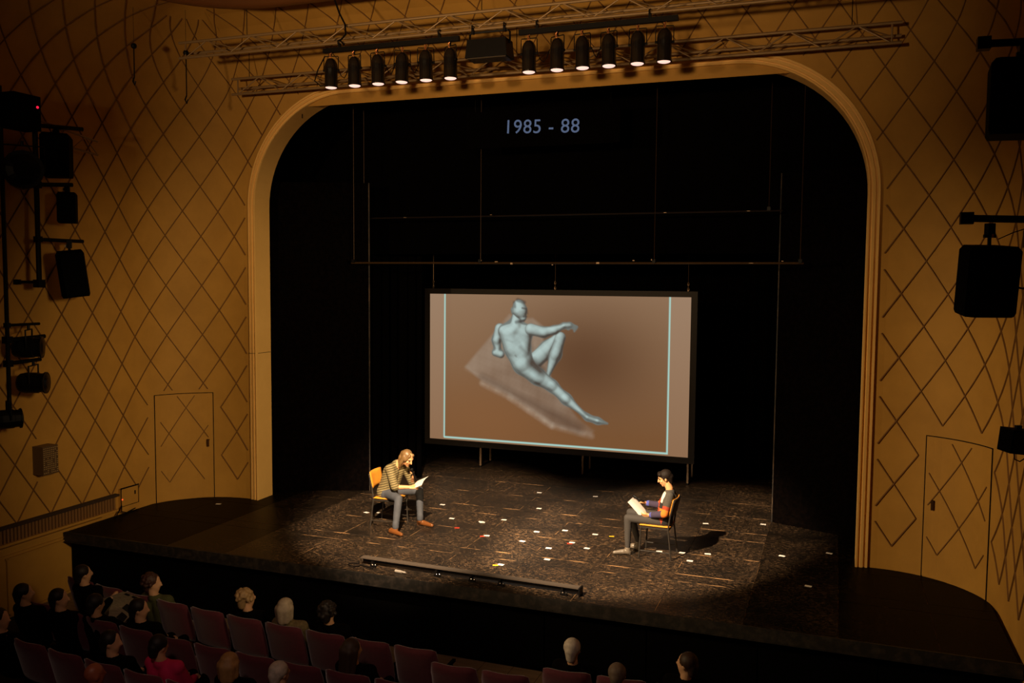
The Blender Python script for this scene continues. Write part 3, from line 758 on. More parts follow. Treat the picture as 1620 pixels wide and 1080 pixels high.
    # slide border and side margins
    mar = np.maximum(aa((U-0.062)*asp, 0.004), aa((0.9265-U)*asp, 0.004)); mar = np.maximum(mar, aa(0.984-V, 0.004))
    marg = blend(lin((152, 124, 100))[None, None], lin((140, 106, 78))[None, None], V)
    col = col+(marg-col)*mar[..., None]
    line = lin((164, 206, 196)); wl = 0.0042
    for d in (np.abs(U-0.062-0.002*(0.5-V))*asp-wl*1.2, np.abs(U-0.9265)*asp-wl*1.2):
        m = aa(d, 0.004)*(V < 0.986); col = col+(line-col)*m[..., None]
    m = aa(np.abs(V-0.984)-wl*1.35, 0.004)*((U > 0.059) & (U < 0.930)); col = col+(line-col)*m[..., None]
    vs = np.stack([SX0+(SX1-SX0)*U, np.full_like(U, SY-0.022), SZ1-(SZ1-SZ0)*V], -1).reshape(-1, 3)-np.array(org)
    I = np.arange(nx*ny).reshape(ny, nx)
    F = np.stack([I[:-1, :-1], I[1:, :-1], I[1:, 1:], I[:-1, 1:]], -1).reshape(-1, 4)
    me = bpy.data.meshes.new('projected_image')
    me.vertices.add(nx*ny); me.vertices.foreach_set('co', vs.ravel())
    me.loops.add(F.size); me.loops.foreach_set('vertex_index', F.ravel().astype(np.int32))
    me.polygons.add(len(F)); me.polygons.foreach_set('loop_start', np.arange(0, F.size, 4, dtype=np.int32))
    me.update(calc_edges=True)
    ca = me.color_attributes.new('slide', 'FLOAT_COLOR', 'POINT')
    ca.data.foreach_set('color', np.concatenate([col.reshape(-1, 3), np.ones((nx*ny, 1))], 1).ravel())
    m = bpy.data.materials.new('projected_slide'); m.use_nodes = True; N = m.node_tree.nodes; L = m.node_tree.links; b = N['Principled BSDF']
    b.inputs['Base Color'].default_value = (0.05, 0.05, 0.05, 1); b.inputs['Roughness'].default_value = 1; b.inputs['Specular IOR Level'].default_value = 0
    at = N.new('ShaderNodeVertexColor'); at.layer_name = 'slide'; L.new(at.outputs['Color'], b.inputs['Emission Color']); b.inputs['Emission Strength'].default_value = 1.0
    me.materials.append(m)
    o = bpy.data.objects.new('projected_image', me); COL.objects.link(o); o.parent = scr
    return tag(o, 'projected slide of a pale figure reclining on a sheet')
projected_picture()
m = MB(); m.box(((SX0+SX1)/2, SY+0.0, (SZ0+SZ1)/2), (SX1-SX0, 0.02, SZ1-SZ0)); m.build('screen_cloth', M_DRAPE, scr, origin=org)

# ------------------------------------------------------------------ trusses and lamps over the arch
def truss(name, x0, x1, y, z0, z1, depth, step, label, drops):
    t = thing(name, ((x0+x1)/2, y, z0), label, 'truss'); org = tuple(t.location)
    for (yy, z) in ((y, z1), (y, z0), (y+depth, (z0+z1)/2)):
        m = MB(); m.cyl((x0, yy, z), (x1, yy, z), 0.022, n=8); m.build('chord', M_TRUSS, t, origin=org)
    n = max(2, int((x1-x0)/step)); xs_ = [x0+0.12+(x1-x0-0.24)*i/n for i in range(n+1)]
    for i in range(n):
        za, zb = (z0, z1) if i % 2 == 0 else (z1, z0)
        m = MB(); m.cyl((xs_[i], y, za), (xs_[i+1], y, zb), 0.010, n=6); m.build('brace', M_TRUSS, t, origin=org)
        m = MB(); m.cyl((xs_[i], y if za == z1 else y, za), (xs_[i+1], y+depth, (z0+z1)/2), 0.008, n=5); m.build('brace', M_TRUSS, t, origin=org)
    for x in (xs_[0], xs_[-1]):
        m = MB(); m.cyl((x, y, z0), (x, y, z1), 0.012, n=6); m.build('end_post', M_TRUSS, t, origin=org)
    for x, zt in drops:
        m = MB(); m.cyl((x, y, z1), (x, y, zt), 0.006, n=5); m.build('suspension_wire', M_METAL, t, origin=org)
    return t
truss('lighting_truss', -5.16, 5.2, -1.5, 7.27, 7.50, 0.20, 0.40, 'long upper steel lighting truss carrying the lamp bars', ((-3.9, 7.9), (-0.1, 7.9), (3.4, 7.9)))
truss('lighting_truss', -5.05, 5.2, -0.38, 6.93, 7.18, 0.16, 0.42, 'lower steel lattice truss close to the wall above the arch', ((-4.7, 7.6), (0.0, 7.6), (4.6, 7.6)))
LAMPX = [-2.44, -2.05, -1.67, -1.3, -0.92, -0.55, 0.59, 0.98, 1.33, 1.68, 2.05, 2.39]
for (x0_, x1_, lab, hooks) in ((-2.56, -0.42, 'black lamp bar with six lamps left of the floodlight', (-2.30, -0.72)), (0.45, 2.56, 'black lamp bar with six lamps right of the floodlight', (0.70, 2.20))):
    t = thing('lamp_bar', ((x0_+x1_)/2, -1.5, 7.13), lab, 'bar'); org = tuple(t.location)
    m = MB(); m.box(((x0_+x1_)/2, -1.52, 7.165), (x1_-x0_, 0.06, 0.065)); m.build('channel', M_METAL, t, origin=org)
    for x in hooks:
        m = MB(); m.box((x, -1.51, 7.225), (0.035, 0.04, 0.06)); m.tube([(x, -1.55, 7.24), (x, -1.56, 7.28), (x, -1.50, 7.31), (x, -1.455, 7.27)], 0.012, 6); m.build('hook_clamp', M_METAL, t, origin=org)
m = MB(); m.box((-1.53, -1.553, 7.17), (0.17, 0.004, 0.03)); 
M_CAN = mat('gloss_black_enamel', (0.010, 0.008, 0.007, 1), 0.16, spec=0.6)
M_LENS = mat('lamp_lens', (0.8, 0.6, 0.5, 1), 0.2, emit=(1.0, 0.62, 0.52, 1), estr=1.15)
M_COPPER = mat('copper_flex', (0.75, 0.28, 0.10, 1), 0.35, 0.6, emit=None)
ordn = ['first', 'second', 'third', 'fourth', 'fifth', 'sixth']
proto = None
for i, x in enumerate(LAMPX):
    side = 'left' if i < 6 else 'right'; k = i if i < 6 else i-6
    lab = 'black stage lamp, %s from the left on the %s lamp bar' % (ordn[k], side)
    if proto is None:
        proto = thing('stage_lamp', (x, -1.52, 6.62), lab, 'stage lamp', 'stage lamps over the arch')
        c = MB(); c.lathe([(0.085, 0.02), (0.098, 0.02), (0.100, 0.03), (0.094, 0.05), (0.093, 0.24), (0.096, 0.27), (0.096, 0.31), (0.090, 0.35), (0.074, 0.39), (0.048, 0.42), (0.020, 0.432), (0.001, 0.434)], n=22)
        can_ = c.build('can', M_CAN, proto, smooth=True)
        c = MB(); c.lathe([(0.086, 0.022), (0.070, 0.010), (0.04, 0.002), (0.001, 0.0)], n=20); c.build('lens', M_LENS, can_, smooth=True)
        c = MB()
        c.tube([(-0.112, 0, 0.26), (-0.112, 0, 0.44), (-0.106, 0, 0.458), (0.106, 0, 0.458), (0.112, 0, 0.44), (0.112, 0, 0.26)], 0.007, 6)
        c.cyl((-0.12, 0, 0.26), (-0.09, 0, 0.26), 0.016, n=8); c.cyl((0.09, 0, 0.26), (0.125, 0, 0.26), 0.018, n=8)
        yk_ = c.build('yoke', M_METAL, proto)
        c = MB(); c.cyl((0, 0, 0.455), (0, 0, 0.515), 0.012, n=8); c.build('yoke_bolt', M_METAL, yk_)
        c = MB(); c.tube([(0.0, -0.02, 0.43), (0.012, -0.03, 0.455), (-0.008, -0.035, 0.475), (0.018, -0.03, 0.50)], 0.005, 5); c.tube([(0.0, -0.02, 0.43), (-0.014, -0.03, 0.45), (0.006, -0.03, 0.47), (-0.012, -0.03, 0.495)], 0.005, 5); c.build('cable', M_COPPER, proto)
        o = proto
    else:
        o = copy_tree(proto); o['label'] = lab; o.location = (x, -1.52, 6.62)
    o.rotation_euler = (random.uniform(-0.03, 0.05), random.uniform(-0.03, 0.03), random.uniform(-0.4, 0.4))
# floodlight between the bars
t = thing('flood_light', (0.02, -1.52, 6.85), 'black box floodlight hanging between the two lamp bars', 'stage lamp'); org = tuple(t.location)
m = MB(); m.box((0.02, -1.50, 6.98), (0.60, 0.30, 0.24), taper=0.92); m.build('housing', M_METAL, t, origin=org)
m = MB(); m.box((0.02, -1.50, 6.852), (0.56, 0.26, 0.012)); m.build('glass', mat('dull_glass', (0.08, 0.06, 0.04, 1), 0.2), t, origin=org)
m = MB(); m.tube([(-0.27, -1.5, 7.05), (-0.27, -1.5, 7.20), (-0.24, -1.5, 7.225), (0.28, -1.5, 7.225), (0.31, -1.5, 7.20), (0.31, -1.5, 7.05)], 0.014, 6); m.build('bracket', M_METAL, t, origin=org)
for x in (-0.22, 0.24):
    m = MB(); m.box((x, -1.51, 7.245), (0.035, 0.05, 0.08)); m.tube([(x, -1.55, 7.26), (x, -1.55, 7.31), (x, -1.47, 7.31), (x, -1.46, 7.27)], 0.010, 5); m.build('hook_clamp', M_METAL, t, origin=org)
# loose cables on the truss
def cable(pts, label, r=0.011, m_=None, name='cable'):
    c = MB(); c.tube(pts, r, 6); return tag(c.build(name, m_ or M_SEAM), label, 'cable')
cable([(-2.32, -1.6, 7.84), (-2.26, -1.58, 7.66), (-2.18, -1.56, 7.50), (-2.17, -1.56, 7.36), (-2.26, -1.56, 7.28), (-2.20, -1.55, 7.22)], 'black cable dropping from the ceiling rim to the left lamp bar', 0.014)
for k in range(11):
    if k == 5: continue
    xa, xb = LAMPX[k], LAMPX[k+1]
    if k in (0, 2, 3, 6, 8): cable([(xa+0.11, -1.50, 6.90), (xa+0.15, -1.49, 6.80), ((xa+xb)/2, -1.48, 6.77), (xb-0.15, -1.49, 6.82), (xb-0.11, -1.50, 6.92)], 'thin black cable looped between the %s and %s lamps of the %s lamp bar' % (ordn[k % 6], ordn[k % 6+1], 'left' if k < 6 else 'right'), 0.007)
cable([(-2.55, -1.5, 7.10), (-2.70, -1.46, 6.92), (-2.78, -1.42, 6.78), (-2.68, -1.42, 6.70), (-2.56, -1.46, 6.70)], 'thin black cable looping left of the left lamp bar', 0.009)
def drop(x, y, z0, z1, label):
    t = thing('hanging_hook', (x, y, z0), label, 'hook'); org = tuple(t.location)
    m = MB(); m.ell((x, y, z1), (0.045, 0.045, 0.045)); m.build('mount', M_METAL, t, origin=org)
    m = MB(); m.cyl((x, y, z0), (x, y, z1), 0.009, n=6); m.cyl((x, y, z1), (x, y, 8.0), 0.003, n=5); m.build('wire', M_METAL, t, origin=org)
    m = MB(); m.tube([(x, y, z0), (x-0.03, y, z0-0.06), (x, y, z0-0.12), (x+0.02, y, z0-0.06)], 0.012, 5); m.build('hook', M_METAL, t, origin=org)
drop(-5.72, -1.85, 6.95, 7.42, 'dark hook on a wire high on the left wall')
drop(-5.05, -1.48, 6.70, 7.35, 'dark hook on a wire at the left end of the upper truss')

# ------------------------------------------------------------------ side booms with loudspeakers and lamps
def speaker(loc, size, rz, tilt, label, stem=0.0, chamfer=0.05, name='loudspeaker'):
    """cabinet with a trapezoid plan and cut corners, hung from its top; loc = top centre"""
    w_, d_, h_ = size
    t = thing(name, (loc[0], loc[1], loc[2]-h_), label, 'speaker', rz=rz); R_ = Matrix.Rotation(tilt, 3, 'X')
    pv = Vector((0, 0, h_))
    def tf(p): return R_ @ (Vector(p)-pv)+pv
    pl = [(-w_/2+chamfer, -d_/2), (w_/2-chamfer, -d_/2), (w_/2, -d_/2+chamfer), (w_/2*0.72, d_/2), (-w_/2*0.72, d_/2), (-w_/2, -d_/2+chamfer)]
    m = MB(); n = len(pl)
    zs = [(0.0, 0.94), (0.05*h_, 1.0), (0.93*h_, 1.0), (h_, 0.86)]
    vs = [tf((x*k, y*k, z)) for z, k in zs for x, y in pl]
    fs = [(j*n+i, j*n+(i+1) % n, (j+1)*n+(i+1) % n, (j+1)*n+i) for j in range(len(zs)-1) for i in range(n)]+[tuple(range(n-1, -1, -1)), tuple((len(zs)-1)*n+i for i in range(n))]
    m.add(vs, fs); cab = m.build('cabinet', M_BLACK, t)
    m = MB(); m.add([tf((sx*(w_/2-chamfer-0.01), -d_/2-0.006, z)) for z in (0.05*h_, 0.93*h_) for sx in (-1, 1)]+[tf((sx*(w_/2-chamfer-0.01), -d_/2+0.004, z)) for z in (0.05*h_, 0.93*h_) for sx in (-1, 1)], [(0, 1, 3, 2), (4, 6, 7, 5), (0, 4, 5, 1), (2, 3, 7, 6), (0, 2, 6, 4), (1, 5, 7, 3)]); m.build('front_grille', M_SEAM, cab)
    if stem:
        m = MB(); m.cyl((0, 0, h_-0.02), (0, 0, h_+stem), 0.018, n=8); m.box((0, 0, h_+stem*0.45), (0.11, 0.03, 0.03)); m.box((0, 0, h_+stem-0.05), (0.07, 0.07, 0.12)); stm = m.build('mounting_stem', M_METAL, t)
        m = MB(); m.box((0.0, -0.045, h_+stem*0.45), (0.022, 0.02, 0.035)); m.build('bright_bolt', M_GLINT, stm)
    return t
def boom(name, pts, label):
    t = thing(name, pts[0][0], label, 'pipe'); org = tuple(t.location)
    for i, (a, b2, r) in enumerate(pts):
        m = MB(); m.cyl(a, b2, r, n=10); m.build('pipe', M_METAL, t, origin=org)
        m = MB(); m.box(a, (r*3.2, r*3.2, r*3.2)); m.build('clamp', M_METAL, t, origin=org)
    return t
rzl = math.radians(-115)
boom('lamp_boom', [((-6.02, -3.42, 3.78), (-6.02, -3.42, 6.2), 0.035), ((-6.02, -3.42, 5.16), (-5.86, -2.95, 5.20), 0.03), ((-6.02, -3.42, 4.40), (-5.95, -2.70, 4.40), 0.026), ((-6.02, -3.42, 5.98), (-5.85, -2.75, 6.02), 0.03), ((-6.4, -3.45, 3.80), (-6.02, -3.42, 3.80), 0.022)], 'black pipe frame holding three speakers on the left wall')
boom('lamp_boom', [((-5.98, -3.99, 1.95), (-5.98, -3.99, 6.4), 0.028), ((-5.98, -3.99, 3.22), (-5.95, -3.50, 3.22), 0.02), ((-5.98, -3.99, 3.02), (-5.95, -3.42, 3.04), 0.03), ((-5.98, -3.99, 2.70), (-5.95, -3.50, 2.72), 0.028), ((-5.98, -3.99, 1.98), (-6.4, -3.99, 1.98), 0.02)], 'outer black boom pipe at the far left carrying round lamps')
speaker((-5.98, -3.09, 5.90), (0.50, 0.36, 0.60), math.radians(-52), 0.0, 'large black box speaker, topmost on the left wall', 0.10, 0.02)
speaker((-5.93, -2.98, 5.09), (0.26, 0.24, 0.44), math.radians(-52), 0.0, 'small black box speaker between two larger ones on the left wall', 0.10, 0.01)
speaker((-5.95, -2.95, 4.26), (0.50, 0.36, 0.68), math.radians(-46), 0.12, 'tilted black speaker hanging lowest on the left pipe frame', 0.14, 0.06)
boom('lamp_boom', [((5.66, -3.40, 4.50), (6.40, -3.45, 4.47), 0.035), ((6.30, -3.5, 2.0), (6.30, -3.5, 6.5), 0.035), ((5.72, -3.55, 6.08), (6.40, -3.55, 6.06), 0.035), ((6.22, -3.45, 4.30), (6.22, -3.45, 4.72), 0.05)], 'black pipe frame with cross arms on the right wall')
speaker((5.86, -3.40, 4.24), (0.50, 0.38, 0.66), math.radians(22), 0.10, 'tilted black speaker hanging from the cross arm on the right wall', 0.20, 0.06)
speaker((6.04, -3.55, 5.90), (0.62, 0.44, 0.68), math.radians(8), 0.0, 'large black speaker at the top of the right wall', 0.14, 0.03)
cable([(6.08, -3.36, 3.86), (6.16, -3.38, 3.84), (6.28, -3.42, 3.90)], 'short black cable behind the tilted speaker on the right wall', 0.010)
cable([(5.93, -3.42, 4.30), (6.05, -3.43, 4.36), (6.25, -3.45, 4.43)], 'thin safety wire above the tilted speaker on the right wall', 0.005)
def round_lamp(c, rz, label, r=0.145, dep=0.34):
    t = thing('stage_lantern', (c[0], c[1], c[2]-r), label, 'stage lamp', 'side stage lanterns', rz=rz)
    Rm = Matrix.Rotation(PI/2, 3, 'Y')
    m = MB(); m.lathe([(r*0.72, -dep/2-0.03), (r*0.9, -dep/2), (r, -dep*0.3), (r, dep*0.18), (r*0.92, dep*0.2), (r*0.92, dep/2-0.02), (r*1.05, dep/2-0.02), (r*1.05, dep/2)], (0, 0, r), 18, Rm); bd_ = m.build('body', M_METAL, t, smooth=False)
    m = MB(); m.lathe([(r*0.86, dep/2+0.002), (r*0.5, dep/2+0.02), (0.002, dep/2+0.026)], (0, 0, r), 18, Rm); m.build('lens', mat('dark_lens', (0.004, 0.004, 0.004, 1), 0.3, spec=0.1), bd_)
    m = MB(); m.tube([(0, -r-0.02, r), (0, -r-0.02, 2*r+0.10), (0, r+0.02, 2*r+0.10), (0, r+0.02, r)], 0.012, 6); m.build('yoke', M_METAL, t)
    m = MB(); m.cyl((0, 0, 2*r+0.10), (0, 0, 2*r+0.16), 0.02, n=8); m.build('clamp', M_METAL, t)
    return t
round_lamp((-5.95, -3.68, 2.90), math.radians(35), 'round black stage lantern, upper of two on the far left boom')
round_lamp((-5.95, -3.62, 2.40), math.radians(28), 'round black stage lantern, lower of two on the far left boom')
round_lamp((-5.95, -4.03, 1.95), math.radians(60), 'round black stage lantern cut off at the left edge, below the other two', 0.13, 0.30)
round_lamp((-5.85, -3.78, 5.30), math.radians(-40), 'big dark round lantern at the upper left edge of the wall', 0.24, 0.46)
# dimmer box with the red pilot lamp
t = thing('control_box', (-5.85, -3.80, 5.85), 'black control box with a red pilot lamp, high on the far left boom', 'box'); org = tuple(t.location)
m = MB(); m.box((-5.85, -3.80, 6.08), (0.28, 0.42, 0.46)); m.build('housing', M_BLACK, t, origin=org)
m = MB(); m.box((-5.70, -3.62, 6.10), (0.02, 0.04, 0.03)); m.build('bracket', M_METAL, t, origin=org)
m = MB(); m.ell((-5.695, -3.655, 6.16), (0.016, 0.018, 0.018), n=8, m=6); m.build('pilot_lamp', mat('red_led', (0.8, 0.02, 0.06, 1), 0.4, emit=C(255, 30, 70), estr=1.0), t, origin=org)
# short bracket truss behind the top speaker
t = thing('bracket_truss', (-6.3, -2.9, 5.72), 'short slanted bracket truss behind the top left speaker', 'truss'); org = tuple(t.location)
A0, A1 = Vector((-6.25, -3.25, 6.12)), Vector((-6.05, -2.28, 5.92)); B0, B1 = A0+Vector((0, 0, -0.26)), A1+Vector((0, 0, -0.20))
for a, b2 in ((A0, A1), (B0, B1)):
    m = MB(); m.cyl(a, b2, 0.016, n=8); m.build('chord', M_TRUSS, t, origin=org)
for i in range(5):
    p, q = (A0.lerp(A1, i/5), B0.lerp(B1, (i+1)/5)) if i % 2 == 0 else (B0.lerp(B1, i/5), A0.lerp(A1, (i+1)/5))
    m = MB(); m.cyl(p, q, 0.009, n=6); m.build('brace', M_TRUSS, t, origin=org)
# small square flood on the right
t = thing('square_flood', (6.18, -3.52, 2.30), 'small black square floodlight at the right edge of the wall', 'stage lamp', rz=math.radians(20))
m = MB(); m.box((0, 0, 0.12), (0.30, 0.22, 0.22), Matrix.Rotation(0.1, 3, 'Y')); m.build('housing', M_BLACK, t)
m = MB(); m.box((0, -0.115, 0.12), (0.26, 0.01, 0.18), Matrix.Rotation(0.1, 3, 'Y')); m.build('glass', mat('dark_lens', (0.004, 0.004, 0.004, 1), 0.3, spec=0.1), t)
m = MB(); m.tube([(-0.06, 0, 0.01), (-0.05, 0, -0.05), (0.0, 0, -0.07), (0.06, 0, -0.03), (0.07, 0, 0.01)], 0.006, 5); m.build('cable', M_SEAM, t)
m = MB(); m.box((-0.03, 0, 0.25), (0.05, 0.04, 0.04)); m.box((0.11, 0, 0.13), (0.05, 0.04, 0.32)); m.build('clamp', M_METAL, t)

# ------------------------------------------------------------------ long footlight batten on the stage edge
t = thing('footlight_batten', (0.12, -2.50, 0.0), 'long dark metal batten lying along the front edge of the stage', 'batten'); org = tuple(t.location)
xa, xb, ya, yb_ = -1.45, 1.66, -2.43, -2.52
rot = Matrix.Rotation(math.atan2(yb_-ya, xb-xa), 3, 'Z'); Lb = math.hypot(xb-xa, yb_-ya); cb = Vector(((xa+xb)/2, (ya+yb_)/2, 0))
M_BAT = mat('brown_grey_metal', (0.075, 0.056, 0.042, 1), 0.5, 0.2)
m = MB(); m.box(cb+Vector((0, 0.03, 0.095)), (Lb, 0.10, 0.014), rot); m.box(cb+Vector((0, 0.075, 0.055)), (Lb, 0.014, 0.075), rot); m.build('cover', M_BAT, t, origin=org)
m = MB(); m.box(cb+Vector((0, 0.03, 0.062)), (Lb*0.985, 0.035, 0.03), rot); m.build('inner_rail', M_METAL, t, origin=org)
for q in (0.06, 0.37, 0.53, 0.66, 0.93):
    p = Vector((xa+(xb-xa)*q, ya+(yb_-ya)*q, 0)); m = MB(); m.box(p+Vector((0, 0.0, 0.035)), (0.03, 0.07, 0.07)); m.box(p+Vector((0.03, -0.05, 0.014)), (0.09, 0.03, 0.028)); clp = m.build('clamp', M_METAL, t, origin=org)
    m = MB(); m.ell(p+Vector((0.02, -0.055, 0.034)), (0.014, 0.012, 0.010), n=8, m=5); m.ell(p+Vector((0.06, -0.045, 0.030)), (0.010, 0.010, 0.010), n=8, m=5); m.build('bolt', M_GLINT, clp, origin=org)
m = MB(); m.box(Vector((xb+0.01, yb_+0.02, 0.055)), (0.02, 0.13, 0.11), rot); m.build('end_plate', M_METAL, t, origin=org)
m = MB(); m.tube([(xa-0.02, ya-0.02, 0.05)]+[(xa-0.03+0.09*math.cos(q)-0.03, ya-0.08+0.06*math.sin(q), 0.012) for q in np.linspace(1.2, 6.6, 14)]+[(xa+0.25, ya-0.12, 0.012)], 0.009, 6); m.build('cable', M_SEAM, t, origin=org)
m = MB(); m.cyl((-0.86, -2.56, 0.02), (-0.76, -2.57, 0.02), 0.02, n=10); m.cyl((-0.76, -2.57, 0.02), (-0.70, -2.575, 0.02), 0.012, n=8)
tag(m.build('cable_plug', mat('grey_plug', (0.35, 0.30, 0.25, 1), 0.35, 0.3)), 'small grey cable plug lying in front of the batten', 'plug')

# ------------------------------------------------------------------ chairs and the two readers
M_ORANGE = mat('orange_seat_fabric', (0.62, 0.235, 0.012, 1), 0.75, var=0.15, scale=20)
M_CHAIR = mat('dark_chair_steel', (0.035, 0.028, 0.022, 1), 0.4, 0.3)
def stage_chair(loc, rz, label, sw=0.22):
    """faces +X in its own frame"""
    t = thing('stage_chair', loc, label, 'chair', 'orange stage chairs', rz)
    for sy in (-1, 1):
        m = MB(); m.cyl((0.205, sy*0.215, 0.0), (0.185, sy*0.205, 0.43), 0.012, n=8); m.build('leg', M_CHAIR, t)
        m = MB(); m.tube([(-0.25, sy*0.215, 0.0), (-0.20, sy*0.205, 0.43), (-0.225, sy*0.205, 0.62), (-0.275, sy*0.20, 0.83)], 0.012, 8); m.build('rear_leg', M_CHAIR, t)
        m = MB(); m.cyl((0.20, sy*0.212, 0.10), (-0.24, sy*0.212, 0.10), 0.008, n=6); m.build('side_rail', M_CHAIR, t)
    m = MB(); m.box((0, 0, 0.425), (0.42, 2*sw-0.02, 0.022)); m.build('seat_frame', M_CHAIR, t)
    def pad(nu, nv, fn, th):
        P = [[Vector(fn(u/nu*2-1, v/nv*2-1, 1)) for u in range(nu+1)] for v in range(nv+1)]
        Q = [[Vector(fn(u/nu*2-1, v/nv*2-1, -1)) for u in range(nu+1)] for v in range(nv+1)]
        return MB().slab(P, Q)
    rnd = lambda u, v: (1-abs(u)**6)**0.25*(1-abs(v)**6)**0.25
    m = pad(10, 10, lambda u, v, s_: (0.215*u, sw*v*(1-0.03*abs(u)**8), 0.455+s_*0.022*max(0.15, rnd(u, v))-0.012*(1-v*v)*(s_ > 0)), 0); m.build('seat', M_ORANGE, t, smooth=True)
    def bk(u, v, s_):
        z = 0.735+0.125*v; x = -0.235-0.05*(z-0.6)/0.23*1.0
        return (x+s_*0.016*max(0.2, rnd(u, v))+0.030*u*u, 0.215*u*(1-0.05*abs(v)**8), z)
    m = pad(10, 8, bk, 0); m.build('backrest', M_ORANGE, t, smooth=True)
    m = pad(8, 6, lambda u, v, s_: (bk(u, v, -1)[0]-0.004-(0.008 if s_ < 0 else 0), bk(u, v, 0)[1]*0.98, bk(u, v, 0)[2]), 0); m.build('back_shell', M_CHAIR, t, smooth=True)
    return t
stage_chair((-2.02, -0.52, 0), 0.08, 'orange padded chair under the reading man')
stage_chair((2.23, -0.51, 0), PI-0.03, 'orange padded chair under the woman in the patchwork sweater', 0.185)

M_SKIN = mat('skin', (0.62, 0.30, 0.13, 1), 0.5, var=0.08, scale=12)
M_SKINP = mat('pale_skin', (0.70, 0.40, 0.22, 1), 0.5)
def frame(F, U=(0, 0, 1)):
    F = Vector(F).normalized(); R_ = F.cross(Vector(U)).normalized(); U_ = R_.cross(F)
    return F, R_, U_
def head_prims(mb, c, F, s=1.0, neck=None, male=True, fine=True):
    """head with brow, nose, jaw and ears around centre c, facing F"""
    f, r, u = frame(F); c = Vector(c); L = lambda x, y, z: c+s*(r*x+f*y+u*z)
    R3 = Matrix((r, f, u)).transposed()
    mb.ell(L(0, -0.012, 0.025), (0.074*s, 0.094*s, 0.092*s), R3)
    mb.ell(L(0, 0.022, -0.035), (0.057*s, 0.066*s, 0.078*s), R3)
    mb.ell(L(0, 0.048, -0.088), (0.030*s, 0.032*s, 0.026*s), R3, 10, 6)
    mb.caps(L(0, 0.088, 0.020), L(0, 0.106, -0.022), 0.010*s, 0.015*s, 8, 3)
    for k in (-1, 1):
        mb.ell(L(0.074*k, -0.010, -0.010), (0.012*s, 0.020*s, 0.032*s), R3, 8, 6)
        if fine: mb.caps(L(0.012*k, 0.083, 0.034), L(0.045*k, 0.070, 0.034), 0.010*s, 0.009*s, 8, 2); mb.ell(L(0.040*k, 0.056, -0.025), (0.022*s, 0.020*s, 0.022*s), R3, 8, 6)
    if fine: mb.caps(L(-0.018, 0.080, -0.052), L(0.018, 0.080, -0.052), 0.008*s, 0.008*s, 8, 2)
    if neck is not None: mb.caps(neck, L(0, -0.015, -0.05), 0.058*s, 0.050*s)
    return L, R3
def hand_prims(mb, wrist, d, nrm, side, curl=0.6, s=1.0):
    """palm and five bent fingers; d = along the hand, nrm = out of the back of the hand, side = thumb side"""
    d = Vector(d).normalized(); nrm = Vector(nrm); nrm = (nrm-d*nrm.dot(d)).normalized(); sd = d.cross(nrm).normalized()*side; w = Vector(wrist)
    for k, o in enumerate((-0.030, -0.010, 0.010, 0.030)):
        mb.caps(w+sd*o*0.7*s, w+d*0.080*s+sd*o*s, 0.015*s, 0.0125*s, 8, 3)
        ln = (0.066, 0.078, 0.073, 0.056)[3-k]*s; p = w+d*0.082*s+sd*o*s; a = 0.0
        for j, q in enumerate((0.44, 0.32, 0.24)):
            a += curl*(0.7 if j == 0 else 0.9); dirv = d*math.cos(a)-nrm*math.sin(a); p2 = p+dirv*ln*q
            mb.caps(p, p2, (0.0092-0.0009*j)*s, (0.0086-0.0009*j)*s, 8, 3); p = p2
    tb = w+d*0.028*s+sd*0.030*s; t1 = tb+(d*0.55+sd*0.75-nrm*0.35).normalized()*0.038*s; t2 = t1+(d*0.85+sd*0.10-nrm*0.55).normalized()*0.030*s
    mb.caps(w+d*0.01*s, tb, 0.014*s, 0.0125*s, 8, 3); mb.caps(tb, t1, 0.0125*s, 0.0105*s, 8, 3); mb.caps(t1, t2, 0.0102*s, 0.0085*s, 8, 3)

def striped_shirt():
    m = bpy.data.materials.new('olive_striped_cotton'); m.use_nodes = True; N = m.node_tree.nodes; L = m.node_tree.links; b = N['Principled BSDF']; b.inputs['Roughness'].default_value = 0.85
    tc = N.new('ShaderNodeTexCoord'); mp = N.new('ShaderNodeMapping'); mp.inputs['Rotation'].default_value = (0, 0.30, 0)
    wv = N.new('ShaderNodeTexWave'); wv.bands_direction = 'Z'; wv.inputs['Scale'].default_value = 9.0; wv.inputs['Distortion'].default_value = 1.2; wv.inputs['Detail'].default_value = 2; wv.inputs['Detail Scale'].default_value = 1.5
    cr = N.new('ShaderNodeValToRGB'); e = cr.color_ramp.elements
    e[0].position = 0.30; e[0].color = (0.075, 0.052, 0.014, 1); e[1].position = 0.80; e[1].color = (0.23, 0.175, 0.075, 1)
    L.new(tc.outputs['Object'], mp.inputs['Vector']); L.new(mp.outputs['Vector'], wv.inputs['Vector']); L.new(wv.outputs['Fac'], cr.inputs[0]); L.new(cr.outputs[0], b.inputs['Base Color'])
    return m
M_SHIRT = striped_shirt()
M_JEANS = mat('faded_blue_denim', (0.050, 0.052, 0.062, 1), 0.85, var=0.35, scale=9)
M_HAIRM = mat('ash_blond_hair', (0.16, 0.085, 0.028, 1), 0.45, var=0.4, scale=25)
M_BOOT = mat('tan_leather', (0.15, 0.050, 0.012, 1), 0.28)
M_DARKF = mat('dark_feature', (0.02, 0.01, 0.006, 1), 0.6)
V = Vector
